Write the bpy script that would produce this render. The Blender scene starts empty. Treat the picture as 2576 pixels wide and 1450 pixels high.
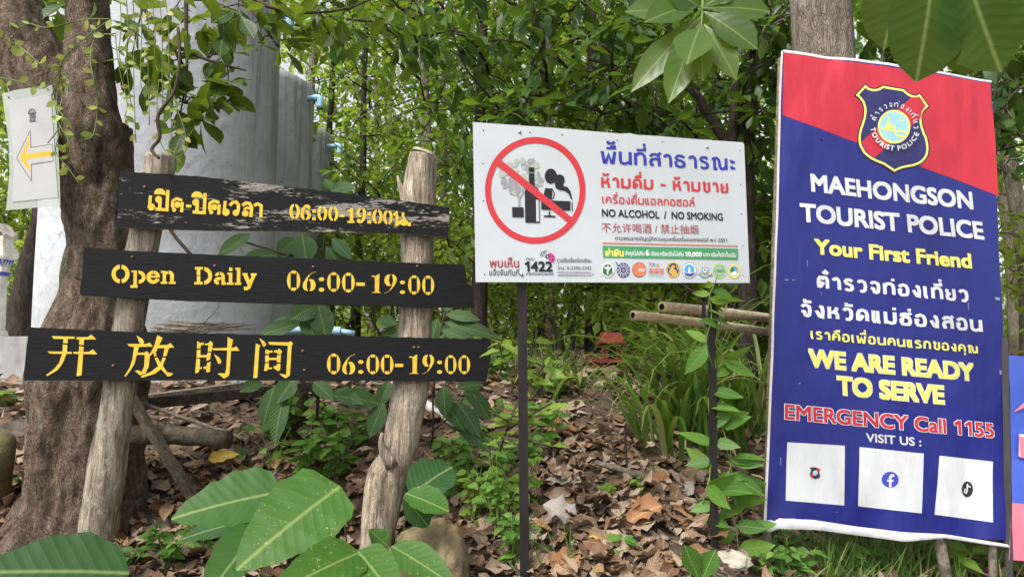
import bpy, bmesh, math, random
import numpy as np
from mathutils import Vector, noise
from mathutils.geometry import tessellate_polygon
R = math.radians
S = bpy.context.scene
COL = S.collection
rng = np.random.default_rng(11)
random.seed(5)

# ------------------------------------------------------------------ camera, world, sun, exposure
EYE = np.array((0.0, 0.0, 1.55)); PITCH = R(4.5); FPX = 1717.0
cd = bpy.data.cameras.new('camera'); cd.sensor_width = 36; cd.lens = 24.0; cd.clip_start = 0.02; cd.clip_end = 400
cam = bpy.data.objects.new('camera', cd); COL.objects.link(cam)
cam.location = EYE; cam.rotation_euler = (R(90) + PITCH, 0, 0); S.camera = cam
SUN_DIR = Vector((-0.42, -0.50, 0.80)).normalized()
W = bpy.data.worlds.new('World'); S.world = W; W.use_nodes = True
wn = W.node_tree.nodes; wl = W.node_tree.links
sky = wn.new('ShaderNodeTexSky'); sky.sky_type = 'NISHITA'; sky.sun_disc = False
sky.sun_elevation = math.asin(SUN_DIR.z); sky.sun_rotation = math.atan2(SUN_DIR.x, SUN_DIR.y)
sky.air_density = 1.0; sky.dust_density = 4.0; sky.ozone_density = 1.0
hs = wn.new('ShaderNodeHueSaturation'); hs.inputs['Saturation'].default_value = 0.22
wl.new(sky.outputs[0], hs.inputs['Color'])
bg = wn['Background']; wl.new(hs.outputs[0], bg.inputs[0]); bg.inputs[1].default_value = 0.15
sl = bpy.data.lights.new('sun', 'SUN'); sl.energy = 1.5; sl.angle = R(14); sl.color = (1, .96, .9)
so = bpy.data.objects.new('sun', sl); COL.objects.link(so); so.rotation_euler = (-SUN_DIR).to_track_quat('-Z', 'Y').to_euler()
S.view_settings.view_transform = 'Standard'; S.view_settings.look = 'None'
S.view_settings.exposure = 0.95; S.view_settings.gamma = 1.0
S.cycles.max_bounces = 8; S.cycles.transparent_max_bounces = 8; S.cycles.diffuse_bounces = 4
S.cycles.transmission_bounces = 4; S.cycles.use_denoising = True

# ------------------------------------------------------------------ geometry helpers
FWD = np.array((0, math.cos(PITCH), math.sin(PITCH))); UP = np.array((0, -math.sin(PITCH), math.cos(PITCH))); RT = np.array((1., 0, 0))
def ray(px, py): return FWD + RT * ((px - 1288) / FPX) + UP * ((725 - py) / FPX)
def P(px, py, d): return EYE + d * ray(px, py)
def nz(x, y, z=0.0): return noise.noise(Vector((x, y, z)))
def sstep(a, b, x): t = min(1, max(0, (x - a) / (b - a))); return t * t * (3 - 2 * t)
_gy = [-400, 0.2, 1.0, 1.6, 2.2, 2.7, 3.1, 3.5, 4.5, 6, 10, 20, 400]
_gz = [0, 0, .06, .22, .44, .58, .68, .88, 1.26, 1.38, 1.46, 1.5, 1.5]
def ground_z(x, y):
    z = float(np.interp(y, _gy, _gz))
    z -= (0.22 + .20 * sstep(3.0, 3.6, y)) * sstep(.55, 1.7, x) * sstep(0.8, 2.4, y) * (1 - sstep(5, 9, y))
    z += 0.20 * math.exp(-((x - .45) / .5) ** 2) * sstep(1.7, 2.5, y) * (1 - sstep(3.0, 4.2, y))
    return z + 0.03 * nz(x * .9, y * .9) * sstep(.5, 2, y) + .012 * nz(x * 3, y * 3, 4)
def G(px, py):
    r = ray(px, py); d = 1.2
    while d < 60:
        p = EYE + d * r
        if p[2] <= ground_z(p[0], p[1]): return p
        d += .02 + d * .002
    return p
def dep(p): return float(np.dot(np.asarray(p) - EYE, FWD))
def unit(v): v = np.asarray(v, float); return v / (np.linalg.norm(v) + 1e-12)

OFF = {}
def tag(o, label=None, cat=None, group=None, kind=None):
    if label: o['label'] = label
    if cat: o['category'] = cat
    if group: o['group'] = group
    if kind: o['kind'] = kind
    return o
def thing(name, label, cat, loc=(0, 0, 0), group=None):
    o = bpy.data.objects.new(name, None); COL.objects.link(o); o.location = [float(v) for v in loc]; o.empty_display_size = .1
    OFF[o] = np.array([float(v) for v in loc]); return tag(o, label, cat, group)
class MB:
    def __init__(s): s.V = []; s.F = []; s.M = []; s.U = []; s.n = 0; s.hasuv = False
    def add(s, V, F, mi=0, uv=None):
        V = np.asarray(V, float).reshape(-1, 3)
        s.V.append(V); b = s.n
        s.F += [tuple(int(i) + b for i in f) for f in F]; s.M += [mi] * len(F)
        if uv is not None: s.hasuv = True; s.U.append(np.asarray(uv, float))
        else: s.U.append(np.zeros((len(V), 2)))
        s.n += len(V); return s
    def build(s, name, mats, parent=None, smooth=False):
        V = np.concatenate(s.V)
        if parent is not None: V = V - OFF[parent]
        me = bpy.data.meshes.new(name); me.from_pydata(V.tolist(), [], s.F)
        if not isinstance(mats, (list, tuple)): mats = [mats]
        for m in mats: me.materials.append(m)
        me.polygons.foreach_set('material_index', s.M)
        if s.hasuv:
            U = np.concatenate(s.U); li = np.empty(len(me.loops), np.int32); me.loops.foreach_get('vertex_index', li)
            me.uv_layers.new(name='UVMap').data.foreach_set('uv', U[li].astype(np.float32).ravel())
        if smooth: me.polygons.foreach_set('use_smooth', [True] * len(me.polygons))
        me.update(); o = bpy.data.objects.new(name, me); COL.objects.link(o)
        if parent is not None: o.parent = parent; OFF[o] = OFF[parent]
        else: OFF[o] = np.zeros(3)
        return o
def frame_of(t):
    t = unit(t); a = np.array((0, 0, 1.)) if abs(t[2]) < .9 else np.array((1., 0, 0))
    u = unit(np.cross(a, t)); return u, np.cross(t, u)
def tube(pts, radii, seg=8, amp=0, fr=6, cap=True, flute=0, sub=1, seed=0):
    pts = [np.asarray(p, float) for p in pts]; radii = list(radii) if hasattr(radii, '__len__') else [radii] * len(pts)
    if sub > 1:
        q = []; rr = []; n = len(pts)
        for i in range(n - 1):
            p0 = pts[max(i - 1, 0)]; p1 = pts[i]; p2 = pts[i + 1]; p3 = pts[min(i + 2, n - 1)]
            for k in range(sub):
                t = k / sub; q.append(.5 * (2 * p1 + (p2 - p0) * t + (2 * p0 - 5 * p1 + 4 * p2 - p3) * t * t + (3 * p1 - p0 - 3 * p2 + p3) * t ** 3)); rr.append(radii[i] * (1 - t) + radii[i + 1] * t)
        q.append(pts[-1]); rr.append(radii[-1]); pts, radii = q, rr
    V = []; F = []; n = len(pts); L = 0; UV = []
    u, v = frame_of(pts[1] - pts[0])
    for i, p in enumerate(pts):
        t = unit(pts[min(i + 1, n - 1)] - pts[max(i - 1, 0)])
        u = unit(u - t * np.dot(u, t)); v = np.cross(t, u)
        if i: L += np.linalg.norm(p - pts[i - 1])
        for k in range(seg):
            a = 2 * math.pi * k / seg; d = u * math.cos(a) + v * math.sin(a); r = radii[i]
            if amp:
                q = p + d * r
                r *= 1 + amp * (noise.noise(Vector((q[0] * fr + seed, q[1] * fr, q[2] * fr * .35))) + .5 * noise.noise(Vector((q[0] * fr * 3 + seed, q[1] * fr * 3, q[2] * fr))))
            if flute: r *= 1 + flute * (i / (n - 1)) ** 2 * math.sin(a * 5 + seed) * .5
            V.append(p + d * r); UV.append((k / seg, L))
    for i in range(n - 1):
        for k in range(seg):
            a = i * seg + k; b = i * seg + (k + 1) % seg
            F.append((a, b, b + seg, a + seg))
    if cap: F.append(tuple(range(seg - 1, -1, -1))); F.append(tuple(range((n - 1) * seg, n * seg)))
    return V, F, 0, UV
def box(c, sx, sy, sz, ax=None):
    c = np.asarray(c, float); ax = ax if ax is not None else np.eye(3)
    V = [c + ax[0] * x * sx / 2 + ax[1] * y * sy / 2 + ax[2] * z * sz / 2 for x in (-1, 1) for y in (-1, 1) for z in (-1, 1)]
    return V, [(0, 1, 3, 2), (4, 6, 7, 5), (0, 4, 5, 1), (2, 3, 7, 6), (0, 2, 6, 4), (1, 5, 7, 3)]
def bar(p, q, w, h, seg=1, jit=0):
    """rectangular timber from p to q"""
    p = np.asarray(p, float); q = np.asarray(q, float); t = unit(q - p); u = unit(np.cross(t, (0, 0, 1.))); v = np.cross(u, t)
    V = []; F = []
    for i in range(seg + 1):
        c = p + (q - p) * i / seg
        for a, b in ((-1, -1), (1, -1), (1, 1), (-1, 1)):
            V.append(c + u * a * w / 2 * (1 + jit * nz(i * 1.7, a * 3 + b)) + v * b * h / 2 * (1 + jit * nz(i * 1.3 + 9, a + 3 * b)))
    for i in range(seg):
        for k in range(4): F.append((i * 4 + k, i * 4 + (k + 1) % 4, i * 4 + 4 + (k + 1) % 4, i * 4 + 4 + k))
    F += [(3, 2, 1, 0), tuple(seg * 4 + k for k in range(4))]
    return V, F
# ---- leaves
SHAPES = {'cord': lambda t: np.sin(math.pi * t ** .58) ** .62, 'ovate': lambda t: np.sin(math.pi * t ** .72) ** .85, 'obov': lambda t: np.sin(math.pi * t ** 1.45) ** .8, 'lance': lambda t: np.sin(math.pi * t ** .85),
          'round': lambda t: np.sin(math.pi * t) ** .62, 'ell': lambda t: np.sin(math.pi * t) ** .8}
def leaves(pos, d, nrm, L, Wd, shape='ovate', k=3, fold=.25, curl=.25, jag=0, wave=0, across=2, twist=0):
    """many folded leaves at once: position, direction, normal, length, width"""
    pos = np.asarray(pos, float).reshape(-1, 3); n = len(pos)
    d = np.asarray(d, float).reshape(-1, 3); d = d / (np.linalg.norm(d, axis=1, keepdims=True) + 1e-9)
    nrm = np.asarray(nrm, float).reshape(-1, 3); s = np.cross(d, nrm); s /= (np.linalg.norm(s, axis=1, keepdims=True) + 1e-9)
    nrm = np.cross(s, d); L = np.broadcast_to(L, n); Wd = np.broadcast_to(Wd, n); curl = np.broadcast_to(curl, n); fold = np.broadcast_to(fold, n)
    t = np.linspace(0, 1, k + 1); w = SHAPES[shape](t); w[0] = max(w[0], .03); w[-1] = .02
    A = across + 1; V = np.zeros((n, k + 1, A, 3)); UV = np.zeros((n, k + 1, A, 2)); pw = 1.0 if across == 2 else 1.7; tw = rng.normal(size=n) * twist
    for i in range(k + 1):
        wv = wave * np.sin(i * 2.1 + pos[:, 0] * 37) if wave else 0
        for j, sg in enumerate(np.linspace(-1, 1, A)):
            jg = 1 - jag * rng.random(n) if 0 < i < k and abs(sg) > .9 else 1.0
            hw = Wd / 2 * w[i] * jg; sx = sg * hw
            V[:, i, j] = pos + d * (L * t[i])[:, None] + s * sx[:, None] + nrm * (abs(sg) ** pw * hw * fold - L * curl * t[i] ** 2 + (sx * wv if wave else 0) + sx * tw * (t[i] - .3))[:, None]
            UV[:, i, j] = (.5 + .5 * sg * w[i], t[i])
    F = []
    for i in range(k):
        for j in range(A - 1): F.append((i * A + j, i * A + j + 1, i * A + A + 1 + j, i * A + A + j))
    m = (k + 1) * A; F = np.array(F); FF = (F[None] + (np.arange(n) * m)[:, None, None]).reshape(-1, 4)
    return V.reshape(-1, 3), FF, UV.reshape(-1, 2)
def big_mesh(name, V, F, UV, mats, parent=None, smooth=True):
    """fast quad mesh"""
    if parent is not None: V = V - OFF[parent]
    me = bpy.data.meshes.new(name); nv = len(V); nf = len(F)
    me.vertices.add(nv); me.vertices.foreach_set('co', np.asarray(V, np.float32).ravel())
    me.loops.add(nf * 4); me.loops.foreach_set('vertex_index', np.asarray(F, np.int32).ravel())
    me.polygons.add(nf); me.polygons.foreach_set('loop_start', np.arange(nf, dtype=np.int32) * 4)
    me.update(calc_edges=True); me.uv_layers.new(name='UVMap').data.foreach_set('uv', np.asarray(UV, np.float32)[np.asarray(F).ravel()].ravel())
    if smooth: me.polygons.foreach_set('use_smooth', np.ones(nf, bool))
    for m in (mats if isinstance(mats, (list, tuple)) else [mats]): me.materials.append(m)
    me.validate(); o = bpy.data.objects.new(name, me); COL.objects.link(o)
    if parent is not None: o.parent = parent; OFF[o] = OFF[parent]
    return o
def joinup(parts):
    V = []; F = []; U = []; b = 0
    for v, f, u in parts: V.append(v); F.append(np.asarray(f) + b); U.append(u); b += len(v)
    return np.concatenate(V), np.concatenate(F), np.concatenate(U)
def rdir(n, zb=0.0):
    v = rng.normal(size=(n, 3)); v[:, 2] += zb; return v / np.linalg.norm(v, axis=1, keepdims=True)

# ------------------------------------------------------------------ materials
class N:
    def __init__(s, name):
        s.m = bpy.data.materials.new(name); s.m.use_nodes = True; s.t = s.m.node_tree; s.b = s.t.nodes['Principled BSDF']; s.out = s.t.nodes['Material Output']
    def n(s, t, **kw):
        x = s.t.nodes.new('ShaderNode' + t)
        for k, v in kw.items():
            if k in x.inputs: x.inputs[k].default_value = v
            else: setattr(x, k, v)
        return x
    def l(s, a, b): s.t.links.new(a, b)
    def coord(s, which='Object', scale=(1, 1, 1)):
        c = s.n('TexCoord'); mp = s.n('Mapping'); mp.inputs['Scale'].default_value = scale; s.l(c.outputs[which], mp.inputs[0]); return mp.outputs[0]
    def noise(s, vec, scale, detail=5, rough=.6, dist=0):
        x = s.n('TexNoise'); x.inputs['Scale'].default_value = scale; x.inputs['Detail'].default_value = detail; x.inputs['Roughness'].default_value = rough; x.inputs['Distortion'].default_value = dist
        s.l(vec, x.inputs['Vector']); return x.outputs['Fac']
    def ramp(s, fac, stops, mode='LINEAR'):
        x = s.n('ValToRGB'); e = x.color_ramp.elements; x.color_ramp.interpolation = mode
        while len(e) < len(stops): e.new(.5)
        for i, (p, c) in enumerate(stops): e[i].position = p; e[i].color = (*c, 1) if len(c) == 3 else c
        s.l(fac, x.inputs[0]); return x.outputs[0]
    def mix(s, fac, a, b, mode='MIX'):
        x = s.n('MixRGB', blend_type=mode)
        for i, v in ((0, fac), (1, a), (2, b)):
            if isinstance(v, bpy.types.NodeSocket): s.l(v, x.inputs[i])
            else: x.inputs[i].default_value = v if i == 0 else (*v, 1)
        return x.outputs[0]
    def math(s, op, a, b=0.0):
        x = s.n('Math', operation=op)
        for i, v in ((0, a), (1, b)):
            if isinstance(v, bpy.types.NodeSocket): s.l(v, x.inputs[i])
            else: x.inputs[i].default_value = v
        return x.outputs[0]
    def bump(s, h, strength=.5, dist=.01):
        x = s.n('Bump'); x.inputs['Strength'].default_value = strength; x.inputs['Distance'].default_value = dist; s.l(h, x.inputs['Height']); s.l(x.outputs[0], s.b.inputs['Normal']); return x.outputs[0]
    def done(s, col=None, rough=.7, spec=.3):
        if col is not None:
            if isinstance(col, bpy.types.NodeSocket): s.l(col, s.b.inputs['Base Color'])
            else: s.b.inputs['Base Color'].default_value = (*col, 1)
        if isinstance(rough, bpy.types.NodeSocket): s.l(rough, s.b.inputs['Roughness'])
        else: s.b.inputs['Roughness'].default_value = rough
        s.b.inputs['Specular IOR Level'].default_value = spec
        return s.m
def m_plain(name, c, rough=.6, spec=.3, var=.15, scale=8, bump=.0, stretch=(1, 1, 1)):
    s = N(name); v = s.coord('Object', stretch); f = s.noise(v, scale)
    col = s.ramp(f, [(.3, tuple(x * (1 - var) for x in c)), (.7, tuple(min(1, x * (1 + var)) for x in c))])
    if bump: s.bump(s.noise(v, scale * 3), bump, .004)
    return s.done(col, rough, spec)
def m_bark(name, c0, c1, c2, scale=14, stretch=.28, bump=.9, lichen=None, dist=.02, fiss=0):
    s = N(name); v = s.coord('Object', (1, 1, stretch))
    f = s.noise(v, scale, 8, .65, .6)
    vo = s.n('TexVoronoi', feature='DISTANCE_TO_EDGE'); vo.inputs['Scale'].default_value = scale * 2.3
    dv = s.n('MixRGB', blend_type='ADD'); dv.inputs[0].default_value = .38; s.l(v, dv.inputs[1]); nn = s.n('TexNoise'); nn.inputs['Scale'].default_value = scale * .6; s.l(v, nn.inputs['Vector']); s.l(nn.outputs['Color'], dv.inputs[2]); s.l(dv.outputs[0], vo.inputs['Vector'])
    cr = s.ramp(vo.outputs['Distance'], [(0, (.0,) * 3), (.10, (1,) * 3)])
    f2 = s.noise(v, scale * 4, 6, .7); f = s.math('ADD', s.math('MULTIPLY', f, .65), s.math('MULTIPLY', f2, .35))
    col = s.ramp(f, [(.36, c0), (.5, c1), (.64, c2)])
    col = s.mix(s.math('MULTIPLY', s.math('SUBTRACT', 1, cr), .45), col, tuple(x * .35 for x in c0))
    if fiss:
        fv = s.noise(s.coord('Object', (1, 1, .045)), fiss, 5, .6, .3); fm = s.ramp(fv, [(.40, (1,) * 3), (.47, (0,) * 3)]); pa = s.noise(s.coord('Object', (1, 1, .6)), 9, 4, .6)
        col = s.mix(s.math('MULTIPLY', fm, .5), col, tuple(x * .3 for x in c0)); col = s.mix(s.ramp(pa, [(.52, (0,) * 3), (.66, (.5,) * 3)]), col, tuple(x * .75 for x in c0)); f = s.math('SUBTRACT', f, s.math('MULTIPLY', fm, .3))
    if lichen:
        lf = s.noise(s.coord('Object', (1, 1, .8)), 26, 6, .7); big = s.noise(s.coord('Object'), 4, 2)
        lm = s.math('MULTIPLY', s.ramp(lf, [(.56, (0,) * 3), (.62, (1,) * 3)]), s.ramp(big, [(.4, (0,) * 3), (.6, (1,) * 3)]))
        col = s.mix(s.math('MULTIPLY', lm, .7), col, lichen)
    s.bump(s.math('ADD', s.math('MULTIPLY', cr, .28), s.math('MULTIPLY', f, 2.0)), bump, dist)
    return s.done(col, .9, .15)
def m_leaf(name, cols, trans=(.35, .5, .05), tf=.4, veins=0, rough=.42, spec=.35, spots=None, vm=.12, vb=.16):
    s = N(name); g = s.n('NewGeometry')
    st = [(i / max(1, len(cols) - 1), c) for i, c in enumerate(cols)]
    col = s.ramp(g.outputs['Random Per Island'], st)
    if veins:
        c = s.n('TexCoord'); sp = s.n('SeparateXYZ'); s.l(c.outputs['UV'], sp.inputs[0])
        au = s.math('ABSOLUTE', s.math('SUBTRACT', sp.outputs['X'], .5))
        mid = s.ramp(au, [(.0, (1,) * 3), (.035, (0,) * 3)])
        ph = s.math('SUBTRACT', sp.outputs['Y'], s.math('MULTIPLY', au, .42))
        sv = s.math('SINE', s.math('MULTIPLY', ph, veins)); svm = s.ramp(sv, [(.955, (0,) * 3), (1, (1,) * 3)])
        hgt = s.math('ADD', s.math('MULTIPLY', sv, .5), s.math('MULTIPLY', mid, -1.0))
        col = s.mix(s.math('MULTIPLY', svm, vm), col, (.22, .36, .09)); col = s.mix(s.math('MULTIPLY', mid, .6), col, (.35, .45, .15))
        pn = s.noise(s.coord('UV', (4, 6, 1)), 3, 4); col = s.mix(s.math('MULTIPLY', pn, .35), col, tuple(x * 1.5 for x in cols[0]))
        if spots:
            vn = s.noise(s.coord('Object'), 95, 2); bn = s.noise(s.coord('Object'), 9, 2)
            col = s.mix(s.math('MULTIPLY', s.ramp(vn, [(.66, (0,) * 3), (.70, (1,) * 3)]), s.ramp(bn, [(.4, (0,) * 3), (.6, (1,) * 3)])), col, spots)
        s.bump(hgt, vb, .005)
    s.done(col, rough, spec)
    tr = s.n('BsdfTranslucent'); s.l(s.mix(.6, col, trans), tr.inputs[0]); mx = s.n('MixShader'); mx.inputs[0].default_value = tf
    s.l(s.b.outputs[0], mx.inputs[1]); s.l(tr.outputs[0], mx.inputs[2]); s.l(mx.outputs[0], s.out.inputs[0]); return s.m
def m_litter(name):
    s = N(name); g = s.n('NewGeometry')
    col = s.ramp(g.outputs['Random Per Island'], [(0, (.10, .065, .042)), (.2, (.21, .135, .08)), (.38, (.36, .25, .165)), (.55, (.29, .215, .16)), (.72, (.43, .335, .25)), (.86, (.16, .085, .05)), (.96, (.24, .13, .065)), (1, (.34, .22, .08))])
    f = s.noise(s.coord('Object'), 40, 5); col = s.mix(.5, col, s.ramp(f, [(.3, (.35, .3, .25)), (.7, (1.0, 1, 1))]), 'MULTIPLY')
    c = s.n('TexCoord'); sp = s.n('SeparateXYZ'); s.l(c.outputs['UV'], sp.inputs[0]); au = s.math('ABSOLUTE', s.math('SUBTRACT', sp.outputs['X'], .5))
    mid = s.ramp(au, [(0, (1,) * 3), (.04, (0,) * 3)]); sv = s.math('SINE', s.math('MULTIPLY', s.math('SUBTRACT', sp.outputs['Y'], s.math('MULTIPLY', au, .4)), 60))
    col = s.mix(s.math('MULTIPLY', mid, .4), col, (.45, .36, .26)); s.bump(s.math('ADD', s.math('MULTIPLY', sv, .4), f), .5, .004)
    return s.done(col, .75, .2)
M = {}
M['ground'] = m_plain('soil', (.085, .062, .044), .95, .1, .5, 30, .9)
M['litter'] = m_litter('dry_leaf')
M['bark_big'] = m_bark('bark_brown', (.09, .064, .045), (.265, .20, .145), (.49, .385, .285), 21, .5, 1.0, (.27, .28, .20), .05)
M['bark_post'] = m_bark('bark_grey_tan', (.19, .155, .11), (.44, .38, .29), (.66, .60, .49), 42, .16, .8, (.50, .52, .42), .012, 55)
M['bark_post2'] = m_bark('bark_tan_bare', (.20, .155, .11), (.48, .40, .30), (.74, .66, .53), 30, .14, .8, (.50, .50, .38), .014, 42)
M['bark_pale'] = m_bark('bark_pale', (.17, .135, .10), (.32, .27, .21), (.46, .40, .33), 18, .22, 1.0, None, .03)
M['bark_mid'] = m_bark('bark_mid', (.08, .06, .045), (.17, .135, .105), (.28, .24, .19), 24, .25, .8, (.25, .27, .2))
M['bark_dark'] = m_bark('bark_dark', (.025, .02, .016), (.06, .048, .038), (.11, .09, .07), 24, .3, .8)
M['twig'] = m_plain('twig', (.075, .055, .04), .85, .15, .3, 30)
M['greenstem'] = m_plain('green_stem', (.16, .22, .06), .6, .3, .2, 30)
M['wood_old'] = m_bark('weathered_timber', (.035, .03, .022), (.085, .07, .05), (.18, .15, .11), 30, 1, .5)
M['wood_grey'] = m_bark('grey_timber', (.10, .085, .065), (.20, .17, .13), (.33, .29, .23), 26, 1, .5)
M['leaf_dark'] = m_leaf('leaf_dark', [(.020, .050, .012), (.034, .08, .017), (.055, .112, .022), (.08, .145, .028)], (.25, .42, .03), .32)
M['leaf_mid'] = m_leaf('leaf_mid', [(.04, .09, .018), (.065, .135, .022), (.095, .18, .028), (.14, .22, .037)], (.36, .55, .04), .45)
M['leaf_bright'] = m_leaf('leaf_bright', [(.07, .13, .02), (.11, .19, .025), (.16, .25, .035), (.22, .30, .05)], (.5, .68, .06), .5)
M['leaf_far'] = m_leaf('leaf_far', [(.09, .15, .02), (.15, .23, .03), (.21, .30, .045), (.28, .35, .065)], (.62, .78, .09), .55, rough=.6, spec=.2)  # lighter palette: backlight on the distant leaves put into the colour
M['leaf_teak'] = m_leaf('leaf_teak_bright', [(.034, .10, .015), (.055, .135, .02)], (.30, .5, .05), .25, 66, .5, .22, (.32, .42, .07), .17, .16)
M['leaf_teak_dark'] = m_leaf('leaf_teak_dark', [(.022, .062, .022), (.034, .085, .026)], (.22, .42, .05), .22, 66, .55, .18, None, .15, .2)
M['leaf_teak_mid'] = m_leaf('leaf_teak_mid', [(.03, .085, .018), (.042, .11, .022)], (.26, .46, .05), .24, 66, .5, .2, None, .15, .15)
M['leaf_rib'] = m_leaf('leaf_ribbed', [(.028, .075, .026), (.05, .115, .033), (.075, .15, .04)], (.25, .45, .05), .25, 85, .45, .3, None, .1, .35)
M['leaf_bough'] = m_leaf('leaf_bough', [(.028, .062, .012), (.05, .10, .016), (.075, .135, .02), (.10, .16, .024)], (.30, .42, .02), .36, 45, .42, .28)
M['leaf_glossy'] = m_leaf('leaf_glossy', [(.035, .08, .013), (.055, .11, .018), (.09, .155, .026)], (.38, .54, .04), .42, 44, .34, .4, None, .1, .08)
M['leaf_under'] = m_leaf('leaf_teak_underside', [(.035, .075, .016), (.05, .095, .02)], (.30, .44, .04), .45, 62, .7, .1)
M['leaf_herb'] = m_leaf('leaf_herb', [(.05, .13, .022), (.08, .19, .03), (.11, .24, .035), (.17, .28, .045)], (.36, .58, .05), .35, 40, .45, .3)
M['leaf_lime'] = m_leaf('leaf_lime', [(.11, .21, .03), (.16, .27, .035), (.22, .32, .05)], (.5, .66, .07), .4, 40, .45, .3)
M['leaf_vine'] = m_leaf('leaf_vine', [(.26, .34, .07), (.34, .42, .10), (.42, .48, .14), (.46, .42, .12)], (.55, .62, .12), .3, 0, .4, .35)
M['grass'] = m_leaf('grass_blade', [(.035, .09, .016), (.055, .135, .022), (.08, .17, .03), (.13, .21, .045), (.30, .26, .12)], (.36, .56, .06), .35, 0, .5, .3)
M['dry_grass'] = m_plain('dry_stalk', (.32, .25, .14), .8, .2, .2, 20)
M['yellow_leaf'] = m_leaf('yellow_leaf', [(.45, .34, .06), (.42, .24, .04)], (.6, .45, .08), .2, 40, .5)
M['brown_leaf'] = m_leaf('brown_leaf', [(.30, .16, .08), (.25, .11, .05)], (.4, .2, .08), .1, 60, .65, .2)
M['grey_leaf'] = m_leaf('grey_leaf', [(.30, .26, .24), (.36, .31, .28)], (.4, .3, .2), .08, 60, .7, .2)
def m_rock():
    s = N('mossy_rock'); v = s.coord('Object'); f = s.noise(v, 7, 8, .65); g = s.noise(v, 3, 3)
    col = s.ramp(f, [(.3, (.10, .08, .045)), (.55, (.24, .19, .11)), (.75, (.36, .29, .18))]); col = s.mix(s.ramp(g, [(.45, (0,) * 3), (.65, (.8,) * 3)]), col, (.07, .09, .03))
    s.bump(s.noise(v, 22, 6, .7), .8, .02); return s.done(col, .95, .1)
M['rock'] = m_rock(); M['pale_rock'] = m_plain('pale_rock', (.42, .38, .31), .95, .1, .4, 18, .8)
def m_concrete():
    s = N('limewashed_concrete'); v = s.coord('Object'); f = s.noise(v, 2.2, 6, .6); col = s.ramp(f, [(.3, (.40, .42, .44)), (.7, (.56, .58, .605))])
    st = s.noise(s.coord('Object', (5, 5, .22)), 1.0, 5, .65); sp = s.n('SeparateXYZ'); s.l(s.n('TexCoord').outputs['Object'], sp.inputs[0])
    hi = s.ramp(s.math('MULTIPLY', s.math('SUBTRACT', sp.outputs['Z'], 1.0), .62), [(0, (.05,) * 3), (1, (1,) * 3)])
    msk = s.math('MULTIPLY', s.ramp(st, [(.58, (0,) * 3), (.68, (.7,) * 3)]), hi); xr = s.ramp(sp.outputs['X'], [(.60, (0,) * 3), (.80, (1,) * 3)]); st2 = s.noise(s.coord('Object', (9, 9, .5)), 1.5, 7, .7); msk = s.math('MAXIMUM', msk, s.math('MULTIPLY', s.math('MULTIPLY', xr, hi), s.ramp(st2, [(.46, (0,) * 3), (.66, (.9,) * 3)]))); col = s.mix(s.math('MULTIPLY', msk, .9), col, (.06, .058, .055))
    bl = s.noise(v, 9, 6, .7); col = s.mix(s.math('MULTIPLY', s.ramp(bl, [(.5, (0,) * 3), (.72, (1,) * 3)]), .55), col, (.24, .25, .25)); cv = s.n('TexVoronoi', feature='DISTANCE_TO_EDGE'); cv.inputs['Scale'].default_value = 1.1; cn = s.n('MixRGB', blend_type='ADD'); cn.inputs[0].default_value = .35; s.l(v, cn.inputs[1]); ct = s.n('TexNoise'); ct.inputs['Scale'].default_value = 3; ct.inputs['Detail'].default_value = 6; s.l(v, ct.inputs['Vector']); s.l(ct.outputs['Color'], cn.inputs[2]); s.l(cn.outputs[0], cv.inputs['Vector']); col = s.mix(s.math('MULTIPLY', s.ramp(cv.outputs['Distance'], [(0, (1,) * 3), (.007, (0,) * 3)]), s.ramp(f, [(.52, (0,) * 3), (.60, (.5,) * 3)])), col, (.10, .10, .10))
    low = s.ramp(s.math('MULTIPLY', sp.outputs['Z'], 1.6), [(0, (1,) * 3), (1, (0,) * 3)]); col = s.mix(s.math('MULTIPLY', s.math('MULTIPLY', low, bl), .8), col, (.22, .22, .20))
    s.bump(s.math('ADD', bl, s.math('MULTIPLY', f, 3)), .35, .02); return s.done(col, .85, .2)
M['concrete'] = m_concrete()
M['concrete_old'] = m_plain('old_concrete', (.36, .36, .35), .9, .15, .4, 6, .5, (1, 1, .4))
M['pipe_blue'] = m_plain('blue_pipe', (.30, .52, .66), .45, .4, .1); M['pipe_white'] = m_plain('white_pipe', (.62, .60, .56), .5, .3, .2, 12)
def m_board(name, wear, xg):
    s = N(name); v = s.coord('UV', (1.2, 7, 1)); v2 = s.coord('UV', (9, 36, 1)); fine = s.noise(v2, 3.2, 6, .7); big = s.noise(v, 2.6, 3, .55)
    grain = s.noise(s.coord('UV', (4, 90, 1)), 3, 4); sp = s.n('SeparateXYZ'); s.l(s.n('TexCoord').outputs['UV'], sp.inputs[0])
    base = s.ramp(grain, [(.3, (.006, .0063, .007)), (.7, (.016, .0165, .018))])
    gx = s.math('MULTIPLY', s.math('ADD', sp.outputs['X'], xg[0]), xg[1])
    thr = s.math('ADD', s.math('ADD', s.math('MULTIPLY', fine, .55), s.math('MULTIPLY', big, .6)), gx)
    m = s.ramp(s.math('ADD', thr, wear), [(.66, (0,) * 3), (.70, (1,) * 3)])
    wood = s.ramp(grain, [(.3, (.22, .20, .17)), (.7, (.42, .39, .33))])
    s.bump(s.math('ADD', grain, s.math('MULTIPLY', m, -.6)), .5, .003); return s.done(s.mix(s.math('MULTIPLY', m, .85), base, wood), .7, .16)
M['board_worn'] = m_board('worn_black_paint', .034, (-.75, .075))
M['board_black'] = m_board('black_paint', -.155, (0, 0))
M['board_edge'] = m_plain('raw_wood_edge', (.36, .30, .22), .8, .2, .35, 40)
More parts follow.
